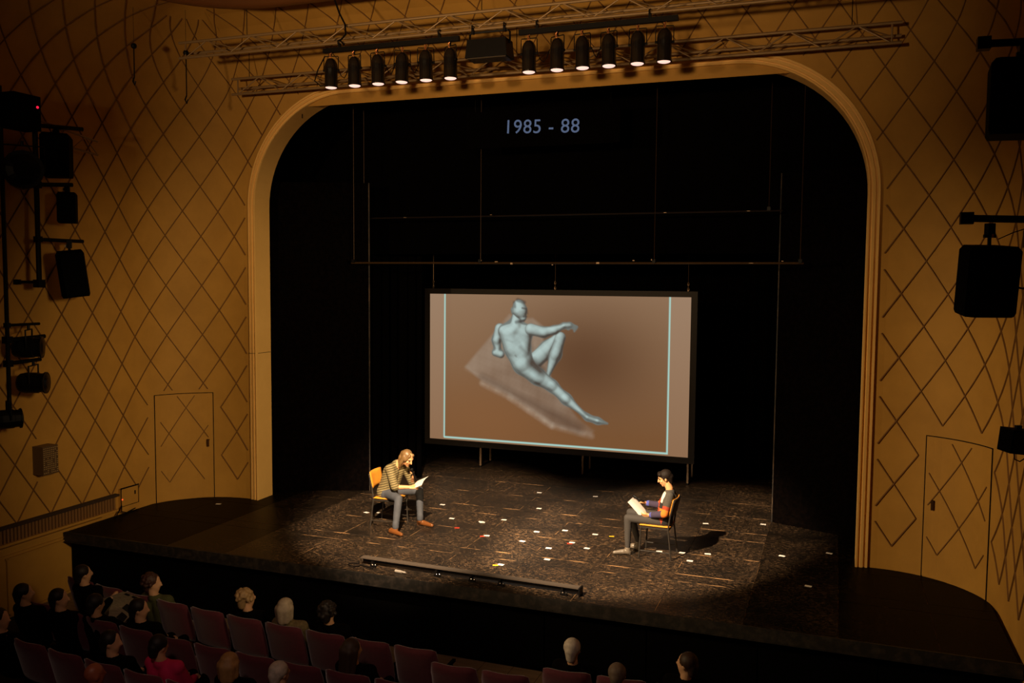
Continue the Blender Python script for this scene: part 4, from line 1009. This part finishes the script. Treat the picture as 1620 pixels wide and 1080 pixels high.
def shoe(mb, heel, toe, ankle, r=0.038, cuff=0.045):
    heel, toe, ankle = V(heel), V(toe), V(ankle); d = (toe-heel); d.z = 0; d.normalize()
    mb.caps(heel+d*0.035+V((0, 0, r)), heel+d*0.12+V((0, 0, r*1.05)), r, r*1.06); mb.caps(heel+d*0.12+V((0, 0, r)), toe-d*0.03+V((0, 0, r*0.72)), r*1.04, r*0.70)
    mb.caps(heel+d*0.045+V((0, 0, r)), ankle, r*1.05, cuff); mb.box(heel+d*0.03+V((0, 0, 0.010)), (0.05, 0.05, 0.02))

# --- the man
mo = (-2.0, -0.55, 0.0)
man = thing('person', mo, 'seated man with long fair hair in a striped shirt reading into a microphone', 'person')
PEL = V((-2.06, -0.54, 0.535)); HN, HF = V((-2.02, -0.635, 0.525)), V((-2.02, -0.44, 0.525))
KN, KF = V((-1.705, -0.85, 0.515)), V((-1.62, -0.29, 0.525)); AN, AF = V((-1.685, -0.985, 0.10)), V((-1.545, -0.425, 0.10))
CH = V((-1.945, -0.545, 0.87)); SN, SF = V((-1.925, -0.715, 0.935)), V((-1.865, -0.375, 0.945))
EN, EF = V((-1.80, -0.80, 0.675)), V((-1.735, -0.315, 0.635)); WN, WF = V((-1.595, -0.675, 0.665)), V((-1.665, -0.435, 0.765))
NK = V((-1.86, -0.545, 1.0)); HD = V((-1.705, -0.555, 1.085)); HF_ = V((0.86, -0.25, -0.52))
def torso_prims(mb, e=0.0, PEL=PEL, CH=CH, SN=SN, SF=SF, w=0.105, sh=0.062):
    ax = (SF-SN).normalized()
    mb.caps(PEL-ax*0.055, PEL+ax*0.055, 0.125+e, 0.125+e); mid = PEL.lerp(CH, 0.5)
    for k in (-1, 1):
        mb.caps(PEL+ax*0.05*k, mid+ax*0.055*k, 0.118+e, 0.112+e); mb.caps(mid+ax*0.055*k, CH+ax*0.075*k, 0.112+e, 0.108+e)
    mb.caps(SN, CH-ax*0.04+V((0, 0, 0.03)), sh+e, 0.085+e); mb.caps(SF, CH+ax*0.04+V((0, 0, 0.03)), sh+e, 0.085+e)
    return mb
def legs_prims(mb, e, H, K, A, rt=0.080, rk=0.056, ra=0.040):
    mb.caps(H, K, rt+e, rk+e); calf = K.lerp(A, 0.35); mb.caps(K, calf, rk+e, rk*0.93+e); mb.caps(calf, A, rk*0.93+e, ra+e)
b = MB(); torso_prims(b); b.caps(CH+V((0.02, 0, 0.05)), NK, 0.08, 0.060); head_prims(b, HD, HF_, 1.03, NK)
for S_, E_, W_ in ((SN, EN, WN), (SF, EF, WF)): b.caps(S_, E_, 0.050, 0.040); b.caps(E_, W_, 0.040, 0.026)
for H_, K_, A_ in ((HN, KN, AN), (HF, KF, AF)): legs_prims(b, -0.012, H_, K_, A_); b.caps(A_, A_-V((0, 0, 0.04)), 0.03, 0.03)
hand_prims(b, WN, V((0.9, 0.25, 0.10)), V((0.1, -0.6, 0.8)), -1, 0.75)
hand_prims(b, WF, V((0.25, -0.25, 0.9)), V((0.85, 0.5, 0.0)), 1, 1.15)
mbody = fuse('body', b, 0.0075, M_SKIN, man, mo, 3)
b = MB(); torso_prims(b, 0.018); b.caps(CH+V((0.01, 0, 0.06)), CH+V((0.05, 0, 0.12)), 0.085, 0.066)
for S_, E_ in ((SN, EN), (SF, EF)): b.caps(S_, E_, 0.072, 0.060)
b.caps(EN, EN.lerp(WN, 0.12), 0.060, 0.052); b.caps(EF, EF.lerp(WF, 0.25), 0.058, 0.048)
fuse('striped_shirt', b, 0.011, M_SHIRT, man, mo, 5)
b = MB(); b.caps(PEL+V((0.02, -0.07, -0.01)), PEL+V((0.02, 0.07, -0.01)), 0.13, 0.13)
for H_, K_, A_ in ((HN, KN, AN), (HF, KF, AF)): legs_prims(b, 0.008, H_, K_, A_+V((0, 0, 0.02))); b.caps(A_+V((0, 0, 0.06)), A_+V((0, 0, 0.01)), 0.052, 0.052)
fuse('jeans', b, 0.011, M_JEANS, man, mo, 4)
for hl, to, an in (((-1.80, -0.965, 0), (-1.515, -1.085, 0), AN), ((-1.615, -0.375, 0), (-1.30, -0.455, 0), AF)):
    b = MB(); shoe(b, hl, to, V(an)-V((0, 0, 0.02)), 0.042, 0.044); fuse('boot', b, 0.008, M_BOOT, man, mo, 3)
f, r, u = frame(HF_); LH = lambda x, y, z: HD+1.03*(r*x+f*y+u*z); R3 = Matrix((r, f, u)).transposed()
b = MB(); b.ell(LH(0, -0.035, 0.045), (0.088, 0.092, 0.088), R3)
for k in (-1, 1):
    b.caps(LH(0.062*k, -0.02, 0.03), LH(0.078*k, -0.02, -0.07), 0.038, 0.034); b.caps(LH(0.078*k, -0.02, -0.07), LH(0.080*k, -0.015, -0.16), 0.034, 0.016); b.caps(LH(0.035*k, 0.045, 0.085), LH(0.074*k, 0.03, 0.0), 0.026, 0.022)
b.caps(LH(0, -0.08, 0.02), LH(0, -0.085, -0.12), 0.07, 0.05); b.caps(LH(-0.04, -0.08, -0.03), LH(-0.05, -0.06, -0.14), 0.05, 0.03); b.caps(LH(0.04, -0.08, -0.03), LH(0.05, -0.06, -0.14), 0.05, 0.03)
fuse('hair', b, 0.010, M_HAIRM, man, mo, 2)
b = MB()
for k in (-1, 1): b.ell(LH(0.030*k, 0.076, 0.012), (0.014, 0.010, 0.007), R3, 8, 6)
b.build('eyes', M_DARKF, mbody, origin=mo)
b = MB(); b.caps(LH(-0.028, 0.088, -0.036), LH(0.028, 0.088, -0.036), 0.009, 0.009, 8, 3); b.ell(LH(0, 0.068, -0.100), (0.026, 0.022, 0.018), R3, 8, 6); b.build('moustache', M_HAIRM, mbody, origin=mo)
# microphone in the far hand, sheet in the near one
t = thing('microphone', (-1.64, -0.46, 0.72), 'handheld microphone with a red ring held to the man\'s mouth', 'microphone'); org = tuple(t.location)
m0, m1 = V((-1.588, -0.452, 0.705)), V((-1.655, -0.515, 0.925))
b = MB(); b.cyl(m0, m0.lerp(m1, 0.80), 0.012, 0.018, 12); b.build('handle', M_METAL, t, origin=org)
b = MB(); b.ell(m0.lerp(m1, 0.90), (0.025, 0.025, 0.028)); b.build('head_grille', M_METAL, t, smooth=True, origin=org)
b = MB(); b.cyl(m0-(m1-m0)*0.05, m0+(m1-m0)*0.03, 0.0135, n=12); b.build('red_ring', mat('red_plastic', (0.8, 0.04, 0.01, 1), 0.4), t, origin=org)
M_PAPER = mat('white_paper', (0.78, 0.72, 0.64, 1), 0.7)
def sheet(name, c, ux, uy, w_, h_, label, bend=0.02, m_=None, printed=False, cat='paper'):
    ux, uy = V(ux).normalized(), V(uy); uy = (uy-ux*uy.dot(ux)).normalized(); n = ux.cross(uy); c = V(c)
    P = [[c+ux*(i/6-0.5)*w_+uy*(j/6-0.5)*h_+n*bend*((i/3-1)**2) for i in range(7)] for j in range(7)]
    Q = [[p-n*0.0015 for p in row] for row in P]
    o = tag(MB().slab(P, Q).build(name, m_ or M_PAPER, smooth=False), label, cat)
    return o
sheet('paper_sheet', (-1.46, -0.625, 0.745), (0.15, 0.84, 0.52), (0.82, -0.18, 0.50), 0.20, 0.27, 'white sheet of paper in the man\'s hand', 0.015)

# --- the woman
wo = (2.25, -0.5, 0.0)
wom = thing('person', wo, 'seated woman with short dark hair in a patchwork sweater holding papers', 'person')
PEL2 = V((2.33, -0.51, 0.53)); hn, hf = V((2.30, -0.615, 0.515)), V((2.30, -0.425, 0.53))
kn, kf = V((1.835, -0.635, 0.52)), V((1.825, -0.435, 0.55)); an_, af_ = V((1.845, -0.665, 0.09)), V((1.93, -0.375, 0.10))
CH2 = V((2.40, -0.505, 0.82)); sn, sf = V((2.425, -0.655, 0.895)), V((2.385, -0.355, 0.895))
en, ef = V((2.375, -0.745, 0.655)), V((2.235, -0.325, 0.665)); wn, wf = V((2.145, -0.675, 0.60)), V((2.035, -0.375, 0.695))
nk = V((2.395, -0.505, 0.965)); hd = V((2.325, -0.51, 1.105)); HDF = V((-0.93, -0.20, -0.34))
b = MB(); torso_prims(b, -0.012, PEL2, CH2, sn, sf, sh=0.052); b.caps(CH2+V((0, 0, 0.06)), nk, 0.07, 0.050); head_prims(b, hd, HDF, 0.94, nk, False)
for S_, E_, W_ in ((sn, en, wn), (sf, ef, wf)): b.caps(S_, E_, 0.042, 0.034); b.caps(E_, W_, 0.034, 0.023)
for H_, K_, A_ in ((hn, kn, an_), (hf, kf, af_)): legs_prims(b, -0.012, H_, K_, A_, 0.074, 0.052, 0.034); b.caps(A_, A_-V((0, 0, 0.04)), 0.026, 0.026)
hand_prims(b, wn, V((-0.95, 0.05, -0.12)), V((0.1, -0.8, -0.5)), 1, 0.6, 0.92); hand_prims(b, wf, V((-0.95, -0.15, 0.02)), V((0.0, 0.35, 0.9)), 1, 0.8, 0.92)
wbody = fuse('body', b, 0.0075, M_SKIN, wom, wo, 3)
SW = [mat('knit_charcoal', (0.050, 0.042, 0.033, 1), 0.95, var=0.5, scale=90), mat('knit_white', (0.62, 0.54, 0.45, 1), 0.9), mat('knit_black', (0.010, 0.008, 0.008, 1), 0.95), mat('knit_red', (0.26, 0.028, 0.006, 1), 0.9), mat('knit_orange', (0.55, 0.14, 0.010, 1), 0.9), mat('knit_purple', (0.035, 0.024, 0.050, 1), 0.9), mat('knit_blue', (0.06, 0.07, 0.30, 1), 0.9)]
def sweater(c):
    c = V(c)
    for S_, E_, W_ in ((sn, en, wn), (sf, ef, wf)):
        d1 = E_-S_; t1 = max(0, min(1, (c-S_).dot(d1)/d1.length_squared)); q1 = (c-(S_+d1*t1)).length
        d2 = W_-E_; t2 = max(0, min(1.2, (c-E_).dot(d2)/d2.length_squared)); q2 = (c-(E_+d2*t2)).length
        near_ = S_ is sn
        if q2 < 0.062 and t2 > 0.14 and q2 < q1: return 6 if t2 > 0.80 else 5
        if q1 < 0.072 and (t1 > 0.10) and ((near_ and c.y < -0.66) or (not near_ and c.y > -0.36)):
            return 0 if t1 < 0.60 else (4 if (t1 > 0.80) else 3)
        if q2 < 0.066 and t2 <= 0.14 and ((near_ and c.y < -0.68) or (not near_ and c.y > -0.34)): return 4
    h = (c.z-0.55)/0.38; fr = (2.40-c.x)+0.25*(c.z-0.8)
    if h > 0.98: return 0
    if fr < 0.0: return 0 if h > 0.35 else 2
    if h > 0.62: return 1 if c.y > -0.66 else 0
    if h > 0.42: return 2 if c.y < -0.50 else 3
    if h > 0.26: return 3 if (int((c.y+3)*11) % 2 == 0) else 4
    return 4 if (int((c.y+3)*11) % 2 == 0) else 3
b = MB(); torso_prims(b, 0.006, PEL2, CH2, sn, sf, sh=0.056); b.caps(CH2+V((0, 0, 0.05)), CH2+V((0, 0, 0.085)), 0.085, 0.075)
for S_, E_, W_ in ((sn, en, wn), (sf, ef, wf)): b.caps(S_, E_, 0.062, 0.054); b.caps(E_, E_.lerp(W_, 0.82), 0.054, 0.044)
fuse('patchwork_sweater', b, 0.009, SW, wom, wo, 4, sweater)
b = MB(); b.caps(PEL2+V((0, -0.06, -0.01)), PEL2+V((0, 0.06, -0.01)), 0.118, 0.118)
for H_, K_, A_ in ((hn, kn, an_), (hf, kf, af_)): legs_prims(b, 0.004, H_, K_, A_+V((0, 0, 0.03)), 0.076, 0.054, 0.036)
fuse('trousers', b, 0.010, mat('charcoal_trousers', (0.034, 0.028, 0.024, 1), 0.85, var=0.25, scale=10), wom, wo, 4)
for hl, to, an in (((1.895, -0.645, 0), (1.64, -0.74, 0), an_), ((1.97, -0.385, 0), (1.735, -0.345, 0), af_)):
    b = MB(); shoe(b, hl, to, V(an), 0.038, 0.040); fuse('shoe', b, 0.008, mat('grey_sneaker', (0.14, 0.11, 0.08, 1), 0.4, var=0.5, scale=18), wom, wo, 3)
f, r, u = frame(HDF); LW = lambda x, y, z: hd+0.94*(r*x+f*y+u*z); R3 = Matrix((r, f, u)).transposed()
b = MB(); b.ell(LW(0, -0.030, 0.045), (0.086, 0.092, 0.084), R3); b.caps(LW(0, -0.07, 0.0), LW(0, -0.065, -0.075), 0.066, 0.042)
b.caps(LW(-0.045, 0.05, 0.082), LW(0.045, 0.05, 0.082), 0.034, 0.034)
for k in (-1, 1): b.caps(LW(0.070*k, 0.012, 0.03), LW(0.072*k, 0.012, -0.012), 0.016, 0.010)
fuse('hair', b, 0.009, mat('dark_brown_hair', (0.009, 0.0045, 0.0025, 1), 0.7, spec=0.2, var=0.5, scale=40), wom, wo, 2)
b = MB()
for k in (-1, 1): b.ell(LW(0.029*k, 0.078, 0.012), (0.012, 0.008, 0.006), R3, 8, 6); b.caps(LW(0.016*k, 0.088, 0.038), LW(0.044*k, 0.076, 0.040), 0.005, 0.004, 6, 2)
b.build('eyes_and_brows', M_DARKF, wbody, origin=wo)
b = MB(); b.caps(LW(-0.016, 0.087, -0.052), LW(0.016, 0.087, -0.052), 0.006, 0.006, 8, 2); b.build('lips', mat('lip', (0.45, 0.10, 0.05, 1), 0.5), wbody, origin=wo)
for i, (c_, a_) in enumerate((((1.965, -0.54, 0.672), 0.0), ((1.985, -0.53, 0.650), 0.12))):
    sheet('paper_sheet', c_, (0.12+a_, 0.92, 0.10), (-0.74, 0.0, 0.68), 0.22, 0.30, ('upper' if i == 0 else 'lower')+' white paper sheet held by the woman in the sweater', -0.018)
b = MB(); b.caps((1.875, -0.45, 0.80), (1.925, -0.46, 0.775), 0.016, 0.016, 8, 3); b.cyl((1.925, -0.46, 0.775), (2.02, -0.44, 0.735), 0.011, n=8)
tag(b.build('microphone', M_METAL, smooth=True), 'small dark microphone above the woman\'s papers', 'microphone')

# ------------------------------------------------------------------ stalls: seats and audience
ZF = -1.0
def seat_proto():
    t = thing('theatre_seat', (0, 0, ZF), 'x', 'seat', 'red stalls seats')
    def back(u, v, s_):
        w_ = 0.265*u*(1-0.06*max(0, v-0.75)/0.25*abs(u)**4); z = 0.36+0.52*v-0.035*max(0, v-0.6)/0.4*abs(u)**5+0.012*u*u*v
        edge = (1-abs(u)**8)**0.5*(1-abs(2*v-1)**10)**0.5
        return (w_, 0.13-0.14*v+0.055*u*u+s_*0.040*max(0.25, edge), z)
    P = [[V(back(i/5-1, j/8, 1)) for i in range(11)] for j in range(9)]; Q = [[V(back(i/5-1, j/8, -1)) for i in range(11)] for j in range(9)]
    MB().slab(P, Q).build('backrest', M_RED, t, smooth=True)
    def cush(u, v, s_):
        e = (1-abs(u)**6)**0.4*(1-abs(v)**6)**0.4; return (0.235*u, 0.36+0.22*v, 0.40+s_*0.045*max(0.2, e))
    P = [[V(cush(i/4-1, j/4-1, 1)) for i in range(9)] for j in range(9)]; Q = [[V(cush(i/4-1, j/4-1, -1)) for i in range(9)] for j in range(9)]
    MB().slab(P, Q).build('cushion', M_RED, t, smooth=True)
    for k in (-1, 1):
        m = MB(); m.box((0.272*k, 0.33, 0.585), (0.035, 0.34, 0.03)); m.build('armrest', M_BLACK, t)
    m = MB(); m.box((0.272, 0.30, 0.28), (0.03, 0.26, 0.56)); m.box((0.272, 0.30, 0.012), (0.06, 0.34, 0.024)); m.build('stand', M_BLACK, t)
    return t
SP = seat_proto(); first = True
rows = [(-4.40, [-4.82+0.571*i for i in range(15)], 'front'), (-5.20, [-4.62+0.571*i for i in range(11)], 'second'), (-6.00, [-4.28+0.571*i for i in range(8)], 'third'), (-6.78, [-3.75+0.571*i for i in range(4)], 'fourth')]
ORD = ['first', 'second', 'third', 'fourth', 'fifth', 'sixth', 'seventh', 'eighth', 'ninth', 'tenth', 'eleventh', 'twelfth', 'thirteenth', 'fourteenth', 'fifteenth']
SEATS = []
for ry, xsr, rn in rows:
    for i, x in enumerate(xsr):
        o = SP if first else copy_tree(SP); first = False
        y = ry+0.018*(x+0.3)**2*(1 if x < 0 else 0.6)-(0.26 if rn == 'front' and 0.6 < x < 1.9 else 0.0); o.location = (x, y, ZF); o.rotation_euler = (0, 0, 0.03*x)
        o['label'] = 'dark red plush seat, %s from the left in the %s row' % (ORD[i], rn); SEATS.append((x, y))

HAIR = {}
def hairmat(n, c):
    return mat('hair_'+n, c, 0.6, var=0.45, scale=30)
M_CLOTH = mat('black_clothing', (0.0025, 0.002, 0.002, 1), 0.9, spec=0.05)
def audience(hx, hy, label, hair, hc, top=None, face=(0, 1, 0.05), hz=0.05, hands=None, skin=None, style='short', lean=0.0):
    """a seated listener seen from behind, head centre at (hx, hy, hz)"""
    px = hx-lean; o_ = (px, hy+0.16, ZF)
    t = thing('person', o_, label, 'person', 'listeners in the stalls')
    sk = skin or M_SKINP; H = V((hx, hy, hz)); pel = V((px, hy+0.16, hz-0.60)); ch = V((px+lean*0.6, hy+0.06, hz-0.295))
    sL, sR = ch+V((-0.165, 0.0, 0.07)), ch+V((0.165, 0.0, 0.07)); nk_ = V((hx-lean*0.2, hy-0.0, hz-0.15))
    hands = hands or (V((px-0.09, hy+0.42, hz-0.50)), V((px+0.09, hy+0.42, hz-0.50)))
    b = MB(); torso_prims(b, 0.0, pel, ch, sL, sR); b.caps(ch+V((0, 0, 0.05)), nk_, 0.08, 0.055); head_prims(b, H, face, 1.0, nk_, fine=False)
    for s_, sg, hn_ in ((sL, -1, hands[0]), (sR, 1, hands[1])):
        hn_ = V(hn_); el = s_.lerp(hn_, 0.5)+V((0.05*sg, -0.03, -0.10)); b.caps(s_, el, 0.05, 0.04); b.caps(el, hn_, 0.04, 0.028); b.caps(hn_, hn_+(hn_-el).normalized()*0.07, 0.030, 0.026)
    kz = ZF+0.47
    for sg in (-1, 1):
        k_ = V((px+0.10*sg, hy+0.60, kz)); a_ = V((px+0.10*sg, hy+0.62, ZF+0.07)); b.caps(pel+V((0.08*sg, 0, -0.02)), k_, 0.08, 0.055); b.caps(k_, a_, 0.055, 0.04); b.caps(a_, a_+V((0, 0.15, -0.03)), 0.035, 0.03)
    fuse('body', b, 0.017, sk, t, o_, 2)
    b = MB(); torso_prims(b, 0.016, pel, ch, sL, sR)
    b.caps(ch+V((0, 0, 0.06)), nk_-V((0, 0, 0.03)), 0.085, 0.068)
    for s_, sg, hn_ in ((sL, -1, hands[0]), (sR, 1, hands[1])):
        hn_ = V(hn_); el = s_.lerp(hn_, 0.5)+V((0.05*sg, -0.03, -0.10)); b.caps(s_, el, 0.068, 0.058); b.caps(el, el.lerp(hn_, 0.85), 0.058, 0.044)
    fuse('top', b, 0.018, top or M_CLOTH, t, o_, 3)
    b = MB(); b.caps(pel+V((-0.06, 0.02, -0.02)), pel+V((0.06, 0.02, -0.02)), 0.125, 0.125)
    for sg in (-1, 1):
        k_ = V((px+0.10*sg, hy+0.60, kz)); a_ = V((px+0.10*sg, hy+0.62, ZF+0.12)); b.caps(pel+V((0.08*sg, 0, -0.02)), k_, 0.09, 0.065); b.caps(k_, a_, 0.065, 0.05)
    fuse('trousers', b, 0.02, M_CLOTH, t, o_, 2)
    f, r, u = frame(face); LL = lambda x, y, z: H+r*x+f*y+u*z; R3 = Matrix((r, f, u)).transposed()
    if style != 'bald':
        b = MB(); b.ell(LL(0, -0.030, 0.038), (0.092, 0.098, 0.092), R3); b.caps(LL(0, -0.07, 0.0), LL(0, -0.07, -0.07), 0.068, 0.05)
        if style in ('bob', 'long'):
            dz = -0.10 if style == 'bob' else -0.22
            for k in (-1, 1): b.caps(LL(0.075*k, -0.02, 0.02), LL(0.082*k, -0.03, dz), 0.036, 0.030)
            b.caps(LL(0, -0.085, 0.0), LL(0, -0.08, dz-0.02), 0.072, 0.060); b.caps(LL(0.05, -0.07, 0.0), LL(0.05, -0.07, dz-0.02), 0.06, 0.045); b.caps(LL(-0.05, -0.07, 0.0), LL(-0.05, -0.07, dz-0.02), 0.06, 0.045)
        if style == 'curly':
            rr = random.Random(int(abs(hx*1000)))
            for _ in range(46):
                q, a_ = rr.uniform(-0.5, 1.5), rr.uniform(0, 2*PI); dv = V((math.cos(q)*math.cos(a_), math.cos(q)*math.sin(a_)*1.0-0.25, math.sin(q)))
                if dv.y > 0.45 and dv.z < 0.45: continue
                b.ell(LL(dv.x*0.095, dv.y*0.10-0.02, dv.z*0.10+0.02), (0.028, 0.028, 0.026), R3, 7, 5)
        fuse('hair', b, 0.011 if style != 'curly' else 0.009, hairmat(hair, hc), t, o_, 1 if style == 'curly' else 2)
    return t
BK = (0.008, 0.005, 0.004, 1); BR = (0.05, 0.018, 0.012, 1); GR = (0.42, 0.34, 0.24, 1); WH = (0.52, 0.46, 0.38, 1); BL = (0.36, 0.20, 0.07, 1)
M_GREEN = mat('green_knit', (0.07, 0.075, 0.022, 1), 0.9); M_PINK = mat('magenta_cotton', (0.60, 0.012, 0.10, 1), 0.85); M_DPINK = mat('dim_magenta', (0.10, 0.008, 0.022, 1), 0.85); M_PAT = mat('olive_patterned_scarf', (0.16, 0.12, 0.05, 1), 0.9, var=0.8, scale=35)
audience(-4.50, -4.22, 'listener with dark hair at the far left end of the front row', 'black', BK, face=(0.5, 0.8, 0), style='short')
audience(-3.42, -4.17, 'listener with auburn hair and green sleeve looking right in the front row', 'auburn', BR, M_GREEN, face=(0.9, 0.45, -0.05), style='curly')
audience(-2.00, -4.18, 'listener with curly fair hair in the front row', 'fair', (0.36, 0.23, 0.10, 1), face=(0.45, 0.9, 0), style='curly')
audience(-1.38, -4.27, 'listener with a grey blond bob and patterned scarf in the front row', 'greyblond', GR, M_PAT, face=(0.1, 1, 0), style='bob')
audience(-0.87, -4.18, 'listener with big dark curly hair in the front row', 'darkbrown', (0.012, 0.007, 0.005, 1), face=(-0.1, 1, 0), style='curly')
audience(2.06, -4.18, 'listener with white hair sitting alone in the front row', 'white', WH, face=(0, 1, -0.1), style='short')
audience(3.22, -4.10, 'listener in profile with brown hair near the right end of the front row', 'brown', (0.035, 0.016, 0.008, 1), face=(-0.9, 0.3, 0), style='short')
audience(-3.52, -4.98, 'listener holding up an open newspaper in the second row', 'black', BK, face=(0.2, 1, -0.2), style='short', hands=(V((-3.66, -4.60, -0.02)), V((-3.26, -4.60, -0.20))), lean=0.04)
audience(-2.93, -4.92, 'listener with black hair beside the newspaper in the second row', 'black', BK, face=(0.85, 0.5, -0.1), style='short')
audience(-4.06, -5.00, 'listener turned to the right behind the far left front row', 'black', BK, face=(0.8, 0.5, 0), style='short')
audience(-4.60, -5.02, 'listener at the far left end of the second row', 'black', BK, face=(0.7, 0.7, 0), style='short')
audience(-0.06, -5.02, 'listener with long dark hair in the second row', 'brown', (0.045, 0.018, 0.008, 1), face=(0.5, 0.85, -0.1), style='long')
audience(-4.15, -5.72, 'listener in profile at the far left end of the third row', 'black', BK, face=(0.9, 0.3, 0), style='short')
audience(-2.52, -5.76, 'listener in profile in dark clothes in the third row', 'black', BK, face=(0.85, 0.4, -0.05), style='short')
audience(-1.98, -5.66, 'listener in a bright magenta top in the third row', 'black', BK, M_PINK, face=(0.2, 1, -0.2), style='short')
audience(-1.02, -5.74, 'listener with golden blond hair in the third row', 'golden', BL, face=(0.1, 1, 0), style='bob')
audience(-0.44, -5.74, 'listener with smooth silver hair in the third row', 'silver', WH, face=(0.3, 1, 0), style='short')
audience(-2.08, -6.42, 'bald listener at the bottom left in the fourth row', 'none', BK, face=(0.4, 0.9, 0), style='bald', skin=mat('ruddy_skin', (0.34, 0.10, 0.05, 1), 0.45))
audience(2.62, -4.52, 'listener with grey hair cut off by the bottom edge', 'grey', (0.18, 0.13, 0.09, 1), face=(0, 1, 0), style='short', hz=0.02)

# newspaper, programmes
def newspaper():
    t = thing('newspaper', (-3.50, -4.60, -0.35), 'open newspaper held up in the second row', 'newspaper'); org = tuple(t.location)
    M_NEWS = mottled('newsprint', ((0.42, 0.34, 0.19, 1), (0.58, 0.47, 0.28, 1)), 16, 0.9, (1, 1, 6), ramp=(0.4, 0.6)); M_PH = mat('printed_photo', (0.03, 0.024, 0.016, 1), 0.9, var=0.7, scale=30)
    A, B_, C_, D_ = V((-3.96, -4.62, -0.12)), V((-3.47, -4.62, 0.085)), V((-3.20, -4.60, 0.03)), V((-3.50, -4.66, -0.36))
    def q(u, v): return (A*(1-u)*(1-v)+B_*u*(1-v)+C_*u*v+D_*(1-u)*v)+V((0, 0.035*math.sin(u*PI)*math.sin(v*2.2), 0))
    P = [[q(i/8, j/8) for i in range(9)] for j in range(9)]; Q = [[p+V((0, 0.003, 0)) for p in r_] for r_ in P]
    nsh = MB().slab(P, Q).build('sheet', M_NEWS, t, origin=org)
    for (u0, u1, v0, v1) in ((0.42, 0.62, 0.62, 0.92), (0.14, 0.34, 0.72, 0.96), (0.90, 0.985, 0.18, 0.42), (0.90, 0.985, 0.55, 0.9), (0.06, 0.14, 0.10, 0.30)):
        P = [[q(u0+(u1-u0)*i/3, v0+(v1-v0)*j/3)+V((0, -0.003, 0)) for i in range(4)] for j in range(4)]; Q = [[p+V((0, 0.002, 0)) for p in r_] for r_ in P]
        MB().slab(P, Q).build('printed_photo', M_PH, nsh, origin=org)
newspaper()
sheet('programme', (0.87, -4.28, -0.50), (0.9, 0.3, 0), (-0.2, 0.8, 0.25), 0.26, 0.18, 'white programme lying on an empty front row seat', 0.01)
sheet('programme', (0.28, -4.86, -0.42), (0.7, 0.6, -0.2), (-0.3, 0.6, 0.4), 0.21, 0.15, 'white programme on the lap of the listener with long dark hair', 0.01)
